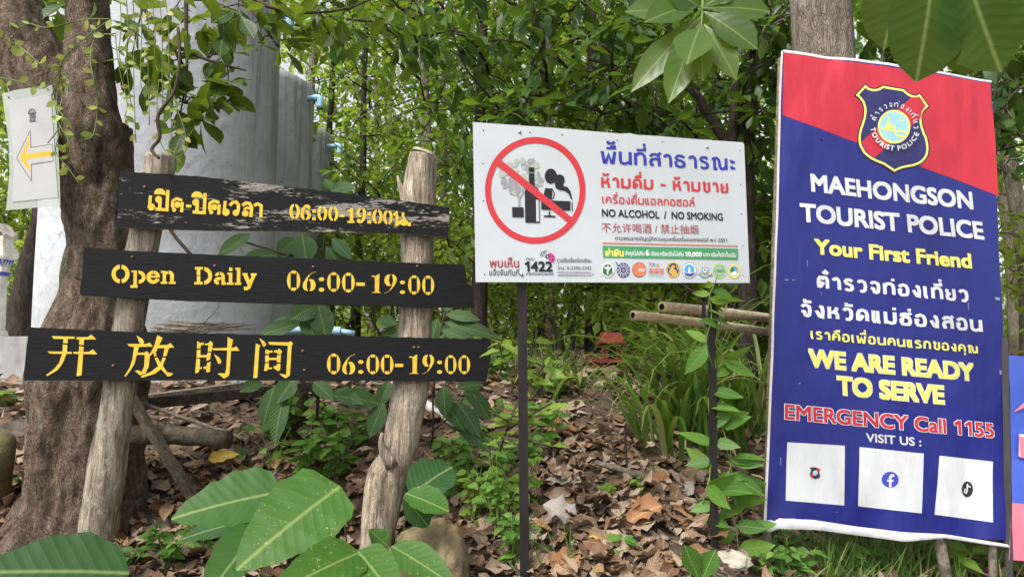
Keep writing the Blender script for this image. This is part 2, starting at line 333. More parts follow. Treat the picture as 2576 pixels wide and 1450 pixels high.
def m_yellow():
    s = N('yellow_stencil_paint'); v = s.coord('UV', (10, 60, 1)); f = s.noise(v, 2.5, 5, .7); f2 = s.noise(s.coord('UV'), 30, 4)
    col = s.ramp(f2, [(.3, (.62, .40, .03)), (.7, (.80, .57, .07))]); col = s.mix(s.ramp(f, [(.66, (0,) * 3), (.74, (.7,) * 3)]), col, (.10, .075, .02)); return s.done(col, .6, .3)
M['yellow'] = m_yellow()
def m_spray():
    s = N('yellow_overspray'); f = s.noise(s.coord('UV'), 60, 4); return s.done(s.ramp(f, [(.35, (.035, .032, .02)), (.7, (.16, .12, .025))]), .7, .2)
M['spray'] = m_spray()
M['nail'] = m_plain('rusty_nail', (.17, .09, .06), .6, .4, .3, 60); M['bolt'] = m_plain('steel_bolt', (.38, .38, .37), .35, .6, .1); M['bolt'].node_tree.nodes['Principled BSDF'].inputs['Metallic'].default_value = .8
M['iron'] = m_plain('rusty_iron', (.020, .017, .016), .55, .4, .45, 20, .4, (1, 1, .3))
def m_sheet(name, c, rough=.4, spec=.4, bump=.25, var=.08):
    """printed vinyl: slight folds running across the sheet, fine weave, scuffs"""
    s = N(name); v = s.coord('UV', (2.2, .9, 1)); w = s.n('Mapping'); w.inputs['Rotation'].default_value = (0, 0, .6); s.l(v, w.inputs[0])
    f = s.noise(w.outputs[0], 1.3, 2, .45, .5); d = s.noise(s.coord('UV'), 5, 6, .7); sc = s.noise(s.coord('UV', (9, 4, 1)), 7, 7, .75)
    col = s.ramp(d, [(.3, tuple(x * (1 - var) for x in c)), (.7, tuple(min(.9, x * (1 + var)) for x in c))])
    col = s.mix(s.ramp(sc, [(.70, (0,) * 3), (.76, (.35,) * 3)]), col, tuple(min(.8, x * .5 + .12) for x in c))
    we = s.n('TexWave'); we.inputs['Scale'].default_value = 160; s.l(s.coord('UV'), we.inputs['Vector'])
    f3 = s.noise(w.outputs[0], 6, 2, .5, .3); s.bump(s.math('ADD', s.math('ADD', f, s.math('MULTIPLY', f3, .10)), s.math('MULTIPLY', we.outputs['Fac'], .004)), 1.0, .05); return s.done(col, rough, spec)
M['navy'] = m_sheet('banner_navy', (.011, .016, .165)); M['red'] = m_sheet('banner_red', (.47, .018, .036)); M['b_white'] = m_sheet('banner_white', (.58, .60, .61)); M['b_yellow'] = m_sheet('banner_yellow', (.70, .66, .15))
M['e_black'] = m_sheet('emblem_black', (.02, .018, .02)); M['e_navy'] = m_sheet('emblem_navy', (.018, .018, .105)); M['e_blue'] = m_sheet('emblem_sky', (.28, .55, .66)); M['fb_blue'] = m_sheet('logo_blue', (.045, .06, .42))
M['scuff'] = m_sheet('scuffed_vinyl', (.22, .22, .34)); M['blue2'] = m_sheet('second_banner_blue', (.06, .115, .52)); M['pink2'] = m_sheet('second_banner_pink', (.70, .20, .27))
def flat(name, c, rough=.35, spec=.4): return m_plain(name, c, rough, spec, .04, 5)
M['panel'] = flat('sign_white', (.585, .63, .66), .3, .3); M['panel_back'] = flat('sign_back', (.5, .5, .5))
M['ink_red'] = flat('ink_red', (.62, .045, .055)); M['ink_blue'] = flat('ink_blue', (.035, .045, .40)); M['ink_black'] = flat('ink_black', (.02, .02, .024)); M['ink_dred'] = flat('ink_dark_red', (.38, .05, .06))
M['ink_green'] = flat('ink_green', (.075, .34, .13)); M['ink_orange'] = flat('ink_orange', (.70, .22, .11)); M['ink_yellow'] = flat('ink_yellow', (.85, .76, .16)); M['ink_white'] = flat('ink_white', (.80, .82, .82))
M['ink_pink'] = flat('ink_pink', (.62, .07, .30)); M['ink_sage'] = flat('ink_sage', (.46, .49, .42)); M['ink_mauve'] = flat('ink_mauve', (.34, .33, .36)); M['ink_dgreen'] = flat('ink_dark_green', (.03, .17, .07)); M['ink_gold'] = flat('ink_gold', (.66, .43, .10))
M['ink_navy'] = flat('ink_navy', (.04, .045, .16)); M['ink_cyan'] = flat('ink_cyan', (.10, .40, .70)); M['ink_lime'] = flat('ink_lime', (.40, .66, .25)); M['ink_purple'] = flat('ink_purple', (.20, .04, .16)); M['ink_teal'] = flat('ink_teal', (.07, .33, .37))
M['paper'] = m_plain('paper', (.46, .465, .45), .7, .2, .06, 6); M['ink_amber'] = flat('ink_amber', (.70, .38, .015)); M['ink_grey'] = flat('ink_grey', (.06, .06, .065))
def m_lam():
    s = N('laminate'); s.done((.50, .55, .50), .25, .5); t = s.n('BsdfTransparent'); mx = s.n('MixShader'); mx.inputs[0].default_value = .45
    s.l(s.b.outputs[0], mx.inputs[1]); s.l(t.outputs[0], mx.inputs[2]); s.l(mx.outputs[0], s.out.inputs[0]); return s.m
M['laminate'] = m_lam()
def m_bamboo():
    s = N('dry_bamboo'); v = s.coord('UV', (3, 8, 1)); f = s.noise(v, 3, 6, .7); col = s.ramp(f, [(.3, (.30, .22, .13)), (.5, (.58, .47, .31)), (.72, (.78, .67, .49))]); s.bump(f, .3, .004); return s.done(col, .6, .3)
M['bamboo'] = m_bamboo(); M['dark'] = flat('hollow', (.012, .01, .008), .9, .1); M['wire'] = flat('binding_wire', (.03, .022, .018), .5)  # near-black material stands in for the shade inside openings
M['shrine_white'] = m_plain('shrine_white', (.58, .55, .48), .8, .2, .3, 14); M['shrine_roof'] = m_plain('shrine_roof', (.42, .38, .33), .85, .2, .5, 18); M['shrine_blue'] = flat('shrine_blue', (.03, .05, .32)); M['spirit_red'] = m_plain('spirit_house_red', (.17, .025, .022), .6, .3, .25, 18)

# ------------------------------------------------------------------ flat artwork on sign planes
class Plane:
    def __init__(s, o, ex, ey):
        s.o = np.asarray(o, float); s.x = unit(ex); ey = np.asarray(ey, float); s.y = unit(ey - s.x * np.dot(ey, s.x)); s.n = np.cross(s.x, s.y)
        if np.dot(s.n, EYE - s.o) < 0: s.n = -s.n
    def hit(s, px, py, off=0.0):
        r = ray(px, py); return EYE + r * (np.dot(s.o + s.n * off - EYE, s.n) / np.dot(r, s.n))
    def loc(s, px, py): p = s.hit(px, py) - s.o; return np.array((np.dot(p, s.x), np.dot(p, s.y)))
    def at(s, xy, z=0.0): return s.o + s.x * xy[0] + s.y * xy[1] + s.n * z
class Art:
    """coloured flat shapes laid on one plane, a hair above each other"""
    def __init__(s, pl, z=.0016, step=.000007): s.pl = pl; s.z = z; s.i = 0; s.step = step; s.mb = MB(); s.mats = []; s.T = lambda x, y: (x, y)
    def zoom(s, x0, y0, k): s.T = lambda x, y: (x0 + k * x, y0 + k * y); s.k = k; return s
    def mi(s, m):
        if m not in s.mats: s.mats.append(m)
        return s.mats.index(m)
    def _z(s): s.i += 1; return s.z + s.i * s.step
    def flush(s, name, parent):
        o = s.mb.build(name, [M[m] for m in s.mats], parent); s.mb = MB(); s.mats = []; s.i = 0; return o
    def local(s, xy, m, holes=()):
        z = s._z(); rings = [list(xy)] + [list(h) for h in holes]
        tri = tessellate_polygon([[Vector((p[0], p[1], 0)) for p in r] for r in rings]); pts = [p for r in rings for p in r]
        s.mb.add([s.pl.at(p, z) for p in pts], tri, s.mi(m), pts)
    def poly(s, pts, m, holes=()):
        f = lambda q: [s.pl.loc(*s.T(*p)) for p in q]; s.local(f(pts), m, [f(h) for h in holes])
    def ell(s, cx, cy, rx, ry, m, rot=0, hole=None, n=40):
        def ring(a, b): return [(cx + a * math.cos(t) * math.cos(rot) - b * math.sin(t) * math.sin(rot), cy + a * math.cos(t) * math.sin(rot) + b * math.sin(t) * math.cos(rot)) for t in np.linspace(0, 2 * math.pi, n, endpoint=False)]
        s.poly(ring(rx, ry), m, [ring(*hole)] if hole else [])
    def rect(s, x0, y0, x1, y1, m): s.poly([(x0, y0), (x1, y0), (x1, y1), (x0, y1)], m)
    def stroke(s, pts, th, m):
        V, F = strip(pts, th); s.raw(V, F, m)
    def arc(s, cx, cy, rx, ry, a0, a1, th, m, n=18):
        A = np.radians(np.linspace(a0, a1, n)); o = [(cx + rx * math.cos(a), cy - ry * math.sin(a)) for a in A]; i = [(cx + (rx - th) * math.cos(a), cy - (ry - th) * math.sin(a)) for a in A]
        s.poly(o + i[::-1], m)
    def raw(s, V, F, m):
        z = s._z(); q = [s.pl.loc(*s.T(*p)) for p in V]; s.mb.add([s.pl.at(p, z) for p in q], F, s.mi(m), q)
    def text(s, t, l, r, h, m, off=.0, kind='font', th=.17, grow=0, skew=0, same=None):
        L = s.pl.loc(*s.T(*l)); Rr = s.pl.loc(*s.T(*r)); H = np.linalg.norm(s.pl.loc(*s.T(l[0], l[1] - h)) - L)
        G_ = layout_thai(t, th) if kind == 'thai' else layout_font(t, off); x0, x1 = same or span(G_)
        e = Rr - L; W_ = np.linalg.norm(e); e = e / W_; nrm = np.array((-e[1], e[0])); cap = 1.0 + (th if kind == 'thai' else 0); cap = cap if kind == 'thai' else .682
        base = th / 2 if kind == 'thai' else 0
        for gi, (V, F) in enumerate(G_):
            z = s.z + (s.i + 2 + gi % 13) * s.step; q = [L + e * ((p[0] - x0) / (x1 - x0) * W_) + (nrm + e * skew) * ((p[1] + base) * H / cap) for p in V]
            s.mb.add([s.pl.at(p, z) for p in q], F, s.mi(m), q)
        s.i += 16; return x0, x1
    def around(s, t, cx, cy, rx, ry, a0, a1, size, m, kind='font', inward=False):
        """letters along an ellipse, a0 to a1 degrees (clockwise from east in picture terms)"""
        G_ = layout_thai(t, .2) if kind == 'thai' else layout_font(t, .03); x0, x1 = span(G_); cap = 1.2 if kind == 'thai' else .682
        for V, F in G_:
            V = np.asarray(V)[:, :2]; xm = (V[:, 0].min() + V[:, 0].max()) / 2; a = R(a0 + (a1 - a0) * (xm - x0) / (x1 - x0)); q = []
            for p in V:
                aa = a; u = (p[0] - xm) / cap * size; v = p[1] / cap * size
                if inward: rr = -v; tx, ty = math.sin(aa), -math.cos(aa)
                else: rr = v; tx, ty = -math.sin(aa), math.cos(aa)
                q.append((cx + (rx + rr) * math.cos(aa) + tx * u, cy + (ry + rr) * math.sin(aa) + ty * u))
            s.raw(q, F, m)
    def build(s, name, parent): return s.mb.build(name, [M[m] for m in s.mats], parent)
def strip(pts, th):
    pts = [np.asarray(p, float)[:2] for p in pts]; n = len(pts); V = []; F = []
    for i, p in enumerate(pts):
        d0 = unit(pts[i] - pts[i - 1]) if i else unit(pts[1] - pts[0]); d1 = unit(pts[i + 1] - pts[i]) if i < n - 1 else d0
        t = unit(d0 + d1); nn = np.array((-t[1], t[0])); k = 1 / max(.55, np.dot(nn, (-d0[1], d0[0])))
        V += [tuple(p + nn * th / 2 * k), tuple(p - nn * th / 2 * k)]
    for i in range(n - 1): F.append((2 * i, 2 * i + 1, 2 * i + 3, 2 * i + 2))
    return V, F
def span(G_): return min(min(p[0] for p in V) for V, F in G_), max(max(p[0] for p in V) for V, F in G_)
_gc = {}
def _mesh_of(body, off):
    k = (body, off)
    if k in _gc: return _gc[k]
    cu = bpy.data.curves.new('glyph', 'FONT'); cu.body = body; cu.size = 1; cu.offset = off; cu.resolution_u = 4
    o = bpy.data.objects.new('glyph', cu); COL.objects.link(o); dg = bpy.context.evaluated_depsgraph_get(); ev = o.evaluated_get(dg); me = ev.to_mesh()
    V = [(v.co.x, v.co.y) for v in me.vertices]; F = [tuple(p.vertices) for p in me.polygons]; ev.to_mesh_clear(); bpy.data.objects.remove(o); bpy.data.curves.remove(cu)
    _gc[k] = (V, F); return V, F
_ILB = None
def _adv(ch):
    global _ILB
    if _ILB is None: _ILB = max(p[0] for p in _mesh_of('I', 0)[0])
    V, _ = _mesh_of(ch + 'I', 0); return max(p[0] for p in V) - _ILB
UPV = 'ิีึืั็ํ'; TONE = '่้๊๋์'
def layout_font(t, off):
    x = 0; out = []; prev = ''
    for ch in t:
        if ch == ' ': x += .28; prev = ch; continue
        V, F = _mesh_of(ch, 0 if off > .02 and ch < 'z' else off); dy = 0
        if ch == '1':
            a = strip([(.33, 0), (.33, .682)], .1); b = strip([(.13, .50), (.33, .65)], .09); V, F = a[0] + b[0], a[1] + [tuple(i + len(a[0]) for i in f) for f in b[1]]
        if ch in TONE and prev in UPV: dy = .17
        for ox, oy in ([(0, 0)] if not (off > .02 and ch < 'z') else [(i * off, j * off) for i in (-1, 0, 1) for j in (-1, 0, 1)] + ([(i * off / 2, j * off / 2) for i in (-1, 1) for j in (-1, 1)] if off > .05 else [])): out.append(([(p[0] + x + ox, p[1] + dy + oy) for p in V], F))
        x += 0 if ch in UPV + TONE + 'ุู' else _adv(ch); prev = ch
    return out
_dome = [(.0, .0), (0, .6), (.1, .9), (.32, 1), (.55, .9), (.64, .6), (.64, 0)]
TH = {'พ': (.84, [[(0, 1), (.13, .03), (.24, .03), (.42, .74), (.60, .03), (.71, .03), (.84, 1)]]), 'น': (.66, [[(0, 1.05), (0, .3), (.07, .07), (.25, 0), (.45, .07), (.64, .22)], [(.66, 1.05), (.66, -.07)]]),
 'ท': (.64, [[(0, -.05), (0, 1)], [(0, .72), (.18, .97), (.42, 1), (.58, .86), (.64, .6), (.64, -.05)]]), 'ส': (.62, [[(0, .76), (.15, .96), (.35, 1), (.54, .9), (.62, .6), (.62, -.05)], [(.62, .52), (.35, .6), (.1, .5), (.02, .28), (.08, .04), (.24, .06)], [(.48, .9), (.74, 1.14)]]),
 'ล': (.62, [[(0, .76), (.15, .96), (.35, 1), (.54, .9), (.62, .6), (.62, -.05)], [(.62, .52), (.35, .6), (.1, .5), (.02, .28), (.08, .04), (.24, .06)]]), 'า': (.44, [[(0, .78), (.12, .97), (.27, 1), (.4, .86), (.44, .6), (.44, -.05)]]),
 'ธ': (.6, [[(.6, .82), (.42, 1), (.15, .98), (.03, .8), (.1, .62), (.35, .55), (.54, .44), (.6, .2), (.5, .03), (.25, 0), (.05, .08), (0, .3), (0, .5)]]), 'ร': (.52, [[(.52, .85), (.35, 1), (.12, .97), (.02, .8), (.1, .63), (.3, .55), (.48, .42), (.52, .18), (.4, .02), (.2, 0), (0, .1)]]),
 'ณ': (1.0, [[(0, .76), (.1, .96), (.28, 1), (.44, .88), (.5, .6), (.52, .25), (.62, .04), (.78, .02), (.97, .24)], [(1.0, 1), (1.0, -.05)], [(.14, .9), (.14, 0), (.34, 0)]]), 'ะ': (.3, [[(0, .88), (.06, .68), (.3, .70)], [(0, .32), (.06, .12), (.3, .14)]]),
 'ห': (.56, [[(0, -.05), (0, 1.05)], [(0, .45), (.3, .55), (.44, .72), (.54, 1.03)], [(.25, .53), (.48, .5), (.56, .3), (.56, -.05)]]), 'ม': (.66, [[(0, 1.05), (0, -.07)], [(0, .22), (.2, .07), (.42, 0), (.6, .08), (.66, .3), (.66, 1.05)]]),
 'ด': (.64, [_dome, [(0, .03), (.16, .12), (.3, .4), (.14, .48)]]), 'ค': (.64, [_dome, [(0, .26), (.16, .5), (.4, .56)]]), 'ต': (.66, [[(.05, .0), (0, .4), (.03, .78), (.13, .98), (.25, .98), (.34, .88), (.43, .98), (.56, .98), (.66, .76), (.66, -.05)], [(.03, .02), (.2, .16), (.32, .42), (.15, .5)]]),
 'ข': (.58, [[(0, .8), (.1, 1), (.22, .84), (.13, .6), (.13, .1), (.28, 0), (.48, 0), (.58, .15), (.58, 1.05)]]), 'ย': (.58, [[(.07, .98), (.0, .76), (.12, .55), (.32, .52)], [(.12, .55), (0, .35), (.05, .08), (.25, 0), (.5, .04), (.58, .25), (.58, 1.05)]]),
 'เ': (.14, [[(0, 1.05), (0, .14), (.06, .01), (.18, .0)]]), 'แ': (.42, [[(0, 1.05), (0, .14), (.06, .01), (.18, .0)], [(.3, 1.05), (.3, .14), (.36, .01), (.48, .0)]]), 'อ': (.6, [[(.2, .5), (.0, .48), (0, .2), (.1, .02), (.3, 0), (.52, .05), (.6, .3), (.6, .65), (.5, .92), (.3, 1), (.08, .9), (0, .76)]]),
 'ง': (.44, [[(.2, 1), (.38, .94), (.44, .6), (.4, .02), (.22, .06), (.0, .58)]]), 'ก': (.58, [[(0, -.05), (0, .55), (.1, .68), (.0, .8), (.12, .97), (.32, 1), (.5, .9), (.58, .6), (.58, -.05)]]),
 'ฮ': (.6, [[(.02, .70), (.3, .70), (.52, .66), (.6, .45), (.6, .2), (.5, .02), (.3, 0), (.1, .02), (0, .2), (.02, .42), (.2, .42)], [(.02, .70), (.06, .92), (.28, 1), (.48, .95), (.7, 1.12)]]), 'ว': (.55, [[(0, .8), (.12, .97), (.3, 1), (.48, .9), (.55, .55), (.5, .15), (.35, 0), (.12, .02)]]),
 'จ': (.56, [[(0, .8), (.12, .97), (.3, 1), (.5, .9), (.56, .55), (.5, .1), (.36, 0), (.22, .06), (.16, .38), (-.05, .4)]])}
THU = {'ิ': [[(-.55, 1.28), (-.3, 1.36), (0, 1.28)]], 'ี': [[(-.55, 1.28), (0, 1.30), (0, 1.56)]], 'ื': [[(-.55, 1.28), (0, 1.30), (0, 1.56)], [(-.2, 1.3), (-.2, 1.52)]], 'ั': [[(-.34, 1.56), (-.34, 1.32), (.12, 1.34)]], 'ํ': [[(-.12, 1.32), (.0, 1.46), (-.12, 1.6), (-.24, 1.46), (-.12, 1.32)]],
 '่': [[(-.02, 1.26), (-.02, 1.5)]], '้': [[(-.46, 1.52), (-.4, 1.32), (-.1, 1.34), (0, 1.52)]], '์': [[(-.05, 1.26), (-.2, 1.36), (-.05, 1.46), (.06, 1.66)]], 'ุ': [[(-.12, -.24), (-.02, -.24), (-.02, -.52)]]}
def layout_thai(t, th):
    x = 0; out = []; prev = ''; g = th * .38 + .07; t = t.replace('ำ', 'ํา')
    for ch in t:
        if ch == ' ': x += .4
        elif ch == '–': out.append(strip([(x, .5), (x + .5, .5)], th)); x += .5 + th + g
        elif ch in THU:
            dy = .38 if ch in TONE and prev in UPV else 0; sx = x - th - g + .0
            for pl in THU[ch]: out.append(strip([(sx + p[0], p[1] + dy) for p in pl], th * .92))
        else:
            w, st = TH[ch]
            for pl in st: out.append(strip([(x + p[0], p[1]) for p in pl], th))
            x += w + th + g
        prev = ch
    return out
def inset(pts, d):
    n = len(pts); A = sum(pts[i][0] * pts[(i + 1) % n][1] - pts[(i + 1) % n][0] * pts[i][1] for i in range(n)); sg = 1 if A > 0 else -1; out = []
    for i in range(n):
        a = unit(np.subtract(pts[i], pts[i - 1])); b = unit(np.subtract(pts[(i + 1) % n], pts[i])); m = unit(np.array((-a[1] - b[1], a[0] + b[0]))) * sg; k = 1 / max(.5, np.dot(m, np.array((-a[1], a[0])) * sg)); out.append(tuple(np.array(pts[i]) + m * d * k))
    return out
def slab(pl, px, th, mat_f, mat_e, name, parent, jit=.0):
    """a board cut to the pixel outline px on plane pl, th thick"""
    q = [pl.loc(*p) for p in px]; r = []
    for i in range(len(q)):
        a, b = q[i], q[(i + 1) % len(q)]; L = np.linalg.norm(b - a); k = max(1, int(L / .02)) if jit else 1
        for j in range(k):
            p = a + (b - a) * j / k
            r.append(p + (rng.normal(size=2) * jit if 0 < j else 0))
    n = len(r); tri = tessellate_polygon([[Vector((p[0], p[1], 0)) for p in r]])
    V = [pl.at(p) for p in r] + [pl.at(p, -th) for p in r]; mb = MB(); uv = [tuple(p) for p in r] * 2
    mb.add(V, list(tri) + [tuple(i + n for i in t) for t in tri], 0, uv); mb.add(V, [(i, (i + 1) % n, (i + 1) % n + n, i + n) for i in range(n)], 1, uv)
    return mb.build(name, [mat_f, mat_e], parent)

def ripple(o, pl, f, maxlen=.035):
    """cut a flat print finely and let it follow the ripples of the cloth"""
    bm = bmesh.new(); bm.from_mesh(o.data); off = OFF[o]; bmesh.ops.triangulate(bm, faces=bm.faces[:])
    for _ in range(6):
        e = [x for x in bm.edges if x.calc_length() > maxlen]
        if not e: break
        bmesh.ops.subdivide_edges(bm, edges=e, cuts=1, use_grid_fill=False); bmesh.ops.triangulate(bm, faces=[q for q in bm.faces if len(q.verts) > 3])
    n = Vector(pl.n)
    for v in bm.verts:
        p = np.array(v.co) + off - pl.o; v.co += n * f(float(np.dot(p, pl.x)), float(np.dot(p, pl.y)))
    bm.to_mesh(o.data); bm.free()
# ================================================================== the setting
def make_ground():
    xs = np.unique(np.concatenate([np.linspace(-400, -12, 14), np.linspace(-12, -4, 20), np.linspace(-4, 4, 130), np.linspace(4, 12, 20), np.linspace(12, 400, 14)]))
    ys = np.unique(np.concatenate([np.linspace(-400, -3, 10), np.linspace(-3, .5, 8), np.linspace(.5, 7, 110), np.linspace(7, 20, 30), np.linspace(20, 400, 16)]))
    V = [(x, y, ground_z(x, y)) for y in ys for x in xs]; n = len(xs)
    F = [(j * n + i, j * n + i + 1, (j + 1) * n + i + 1, (j + 1) * n + i) for j in range(len(ys) - 1) for i in range(n - 1)]
    o = MB().add(V, F).build('ground', M['ground'], None, True); tag(o, 'brown soil rising from the road edge into the forest', 'ground', kind='structure')
make_ground()
def in_frustum(p, pad=60):
    d = np.asarray(p) - EYE; z = np.dot(d, FWD)
    if z < .5: return False
    return -pad < 1288 + FPX * d[0] / z < 2576 + pad
def make_litter():
    out = []
    for (n, y0, y1, L0, L1, k, ac, lift) in ((7000, 1.7, 3.6, .045, .115, 6, 4, .045), (6500, 3.6, 8.5, .05, .125, 3, 2, .04), (8500, 1.7, 4.6, .012, .042, 2, 2, .014)):
        p = []
        while len(p) < n:
            y = rng.uniform(y0, y1); x = rng.uniform(-.8 * y - .3, .8 * y + .3)
            if y0 < 2 and L0 > .04 and nz(x * 1.3, y * 1.3, 7) < -.5: continue
            p.append((x, y, ground_z(x, y) + rng.uniform(.002, lift)))
        p = np.array(p); d = rng.normal(size=(n, 3)); d[:, 2] *= .2; nr = rng.normal(size=(n, 3)) * .36 + (0, -.12, 1.0)
        L = rng.uniform(L0, L1, n); L = np.where(rng.random(n) < .07, L * 1.5, L); sel = rng.random(n) < .5
        for shp, m in (('ovate', sel), ('ell', ~sel)):
            c = m.sum(); q = rng.random(c); fo = np.where(q < .7, rng.uniform(-.5, .5, c), rng.uniform(.4, .9, c)); out.append(leaves(p[m], d[m], nr[m], L[m], L[m] * rng.uniform(.5, .8, c) * np.where(q < .7, 1, .8), shp, k, fo, rng.uniform(-.4, .6, c), .16, .35, ac, .9))
    V, F, U = joinup(out); o = big_mesh('leaf_litter', V, F, U, M['litter']); tag(o, 'dry brown fallen leaves carpeting the forest floor', 'leaf litter', kind='stuff')
make_litter()
def fallen(px, py, ang, L, Wd, m, label, lift=.05, tilt=(0, -.5, 1), curl=.2, fold=.4, shape='ovate'):
    g = G(px, py); d = np.array((math.cos(R(ang)), math.sin(R(ang)) * .7, math.sin(R(ang)) * .55)); g = g - d * L * .5 + (0, 0, lift)
    V, F, U = leaves([g], [d], [tilt], L * .72, Wd * .66, shape, 10, fold, curl, .10, .35, 6, .5)
    o = big_mesh('fallen_leaf', V, F, U, M[m]); tag(o, label, 'leaf', 'fallen leaves lying singly on the slope')
fallen(1600, 1335, 200, .23, .16, 'brown_leaf', 'large curled rust brown leaf on the litter between the two iron posts', .07, (0.2, -.6, 1), .35, .8)
fallen(1725, 1245, 60, .24, .17, 'grey_leaf', 'big grey dead leaf lying left of the vine covered iron post', .05)
fallen(1500, 1380, 150, .12, .07, 'yellow_leaf', 'small orange yellow leaf on the litter low between the iron posts', .05)
fallen(575, 1210, 20, .20, .11, 'yellow_leaf', 'large yellow orange leaf fallen among the herbs behind the teak seedling', .13, (0, -.9, .6), .1)
fallen(435, 1160, 10, .2, .08, 'yellow_leaf', 'pale yellow green leaf lying under the diagonal timber', .05)
fallen(1390, 1230, 170, .27, .19, 'grey_leaf', 'pale broad dead leaf just right of the sign post foot', .05)
fallen(1440, 1330, -30, .27, .2, 'grey_leaf', 'grey brown lobed dead leaf on the slope below the pale broad leaf', .05)
fallen(1430, 1420, 75, .26, .18, 'brown_leaf', 'tan dead leaf at the bottom of the slope right of the herb patch', .04)
fallen(1430, 1095, 15, .30, .2, 'brown_leaf', 'wide brown dead leaf below the tall grass', .05, (0, -.8, 1))

# ---- far woods: one mass of leaves beyond the trees one can tell apart
def make_far():
    n = 105000; out = []
    y = rng.uniform(13, 34, n); x = y * rng.uniform(-1.25, 1.2, n); z = 1.2 + (rng.random(n) ** 1.25) * y * .66
    keep = np.array([noise.noise(Vector((a * .42, b * .25, c * .42))) > (-.52 + .04 * (c - 1.2) + (.22 if -4 < a / b * 10 < -.3 and c > 1.55 + b * .16 else 0)) for a, b, c in zip(x, y, z)])
    p = np.stack([x, y, z], 1)[keep]; m = len(p); L = rng.uniform(.16, .34, m)
    out.append(leaves(p, rdir(m, -.2), rdir(m, .6), L, L * .5, 'ell', 2, .3, .2))
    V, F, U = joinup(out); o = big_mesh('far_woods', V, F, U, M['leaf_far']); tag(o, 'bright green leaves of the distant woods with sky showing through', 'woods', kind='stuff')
make_far()

# ================================================================== trees
def grow(trunk_pts, trunk_r, centers, tw=.012, link=14, leafp=None):
    """trunk tube plus twigs joining every cluster centre to the nearest existing branch"""
    mb = MB(); mb.add(*tube(trunk_pts, trunk_r, 10, .12, 5, sub=3)); nodes = [np.asarray(p, float) for p in trunk_pts for _ in (0,)]
    fine = []
    for i in range(len(trunk_pts) - 1):
        for t in np.linspace(0, 1, 6, endpoint=False): fine.append(np.asarray(trunk_pts[i]) * (1 - t) + np.asarray(trunk_pts[i + 1]) * t)
    nodes = fine; rest = [np.asarray(c, float) for c in centers]; base = np.array(trunk_pts[-1], float)
    rest.sort(key=lambda c: min(np.linalg.norm(c - q) for q in nodes))
    for c in rest:
        A = np.array(nodes); dd = np.linalg.norm(A - c, axis=1) + np.maximum(0, A[:, 2] - c[2] + .1) * 1.0; a = A[int(np.argmin(dd))]
        L = np.linalg.norm(c - a); m1 = a + (c - a) * .35 + np.array((rng.normal() * .08, rng.normal() * .08, .06)) * L; m2 = a + (c - a) * .7 + np.array((rng.normal() * .08, rng.normal() * .08, .08)) * L
        mb.add(*tube([a, m1, m2, c], [tw * (1 + .6 * L), tw * (.8 + .3 * L), tw * .7, tw * .35], 5)); nodes += [m1, m2, c]
    return mb
def clusters(centers, per, L, wr, shape, k, spread=.16, droop=-.25, up=.9, fold=.25):
    c = np.repeat(np.asarray(centers, float), per, 0); n = len(c); d = rdir(n, droop); pos = c + d * rng.uniform(0, spread, (n, 1)); Ls = rng.uniform(L * .6, L * 1.25, n)
    nr = rdir(n, 0) * .55 + (0, -.12, up)
    return leaves(pos, d, nr, Ls, Ls * wr * rng.uniform(.8, 1.2, n), shape, k, fold, rng.uniform(0, .35, n))
PROTO = {}
def proto_tree(kind, h, r0, zlo, zhi, rad, ncl, per, L, leafm, barkm, shape='ovate', lean=.05):
    pts = [(0, 0, -.1)]; x = y = 0
    for i in range(1, 7): x += rng.normal() * lean; y += rng.normal() * lean; pts.append((x, y, h * i / 6))
    rr = [r0 * (1.25 if i == 0 else 1 - .8 * i / 6) for i in range(7)]; C = []
    while len(C) < ncl:
        z = rng.uniform(zlo, zhi); f = (z - zlo) / (zhi - zlo); q = rad * (math.sin(math.pi * (.12 + .8 * f)) ** .6) * math.sqrt(rng.random()); a = rng.uniform(0, 2 * math.pi)
        p = np.array((q * math.cos(a), q * math.sin(a), z)) 
        if noise.noise(Vector(p * .9) + Vector((ncl, 0, 0))) < -.22: continue
        C.append(p)
    return dict(tr=grow(pts, rr, C, .009), lf=clusters(C, per, L, .48, shape, 2, .22), leafm=leafm, barkm=barkm)
def plant_tree(kind, name, label, px, d, rot, sc, group, leafm=None, cat='tree', barkm=None):
    pr = PROTO[kind]; p = P(px, 860, d); z = ground_z(p[0], p[1]) - .03; r = thing(name, label, cat, (p[0], p[1], z), group); r.rotation_euler = (0, 0, rot); r.scale = (sc, sc, sc)
    if 'tm' not in pr:
        t = pr['tr'].build('trunk' if cat == 'tree' else 'stem', M[pr['barkm']], None, True); V, F, U = pr['lf']; c = big_mesh('crown' if cat == 'tree' else 'foliage', V, F, U, M[pr['leafm']]); pr['tm'] = (t, c)
    else:
        t, c = [o.copy() for o in pr['tm']]
        for o in (t, c): COL.objects.link(o)
    for o, m in ((t, barkm), (c, leafm)):
        o.parent = r
        if m: o.material_slots[0].link = 'OBJECT'; o.material_slots[0].material = M[m]
    return r
PROTO['slim'] = proto_tree('slim', 8.5, .075, 1.5, 8.5, 1.5, 115, 16, .15, 'leaf_mid', 'bark_mid')
PROTO['open'] = proto_tree('open', 8.5, .10, 2.2, 8.8, 2.1, 125, 15, .16, 'leaf_bright', 'bark_mid', 'ell', .1)
PROTO['dense'] = proto_tree('dense', 7.5, .09, 1.2, 7.6, 2.0, 150, 14, .16, 'leaf_dark', 'bark_dark', 'obov', .08)
PROTO['bush'] = proto_tree('bush', 1.5, .02, .15, 1.7, .8, 40, 12, .12, 'leaf_bright', 'bark_mid', 'ell', .05)
g1 = 'trees standing in the forest behind the signs'
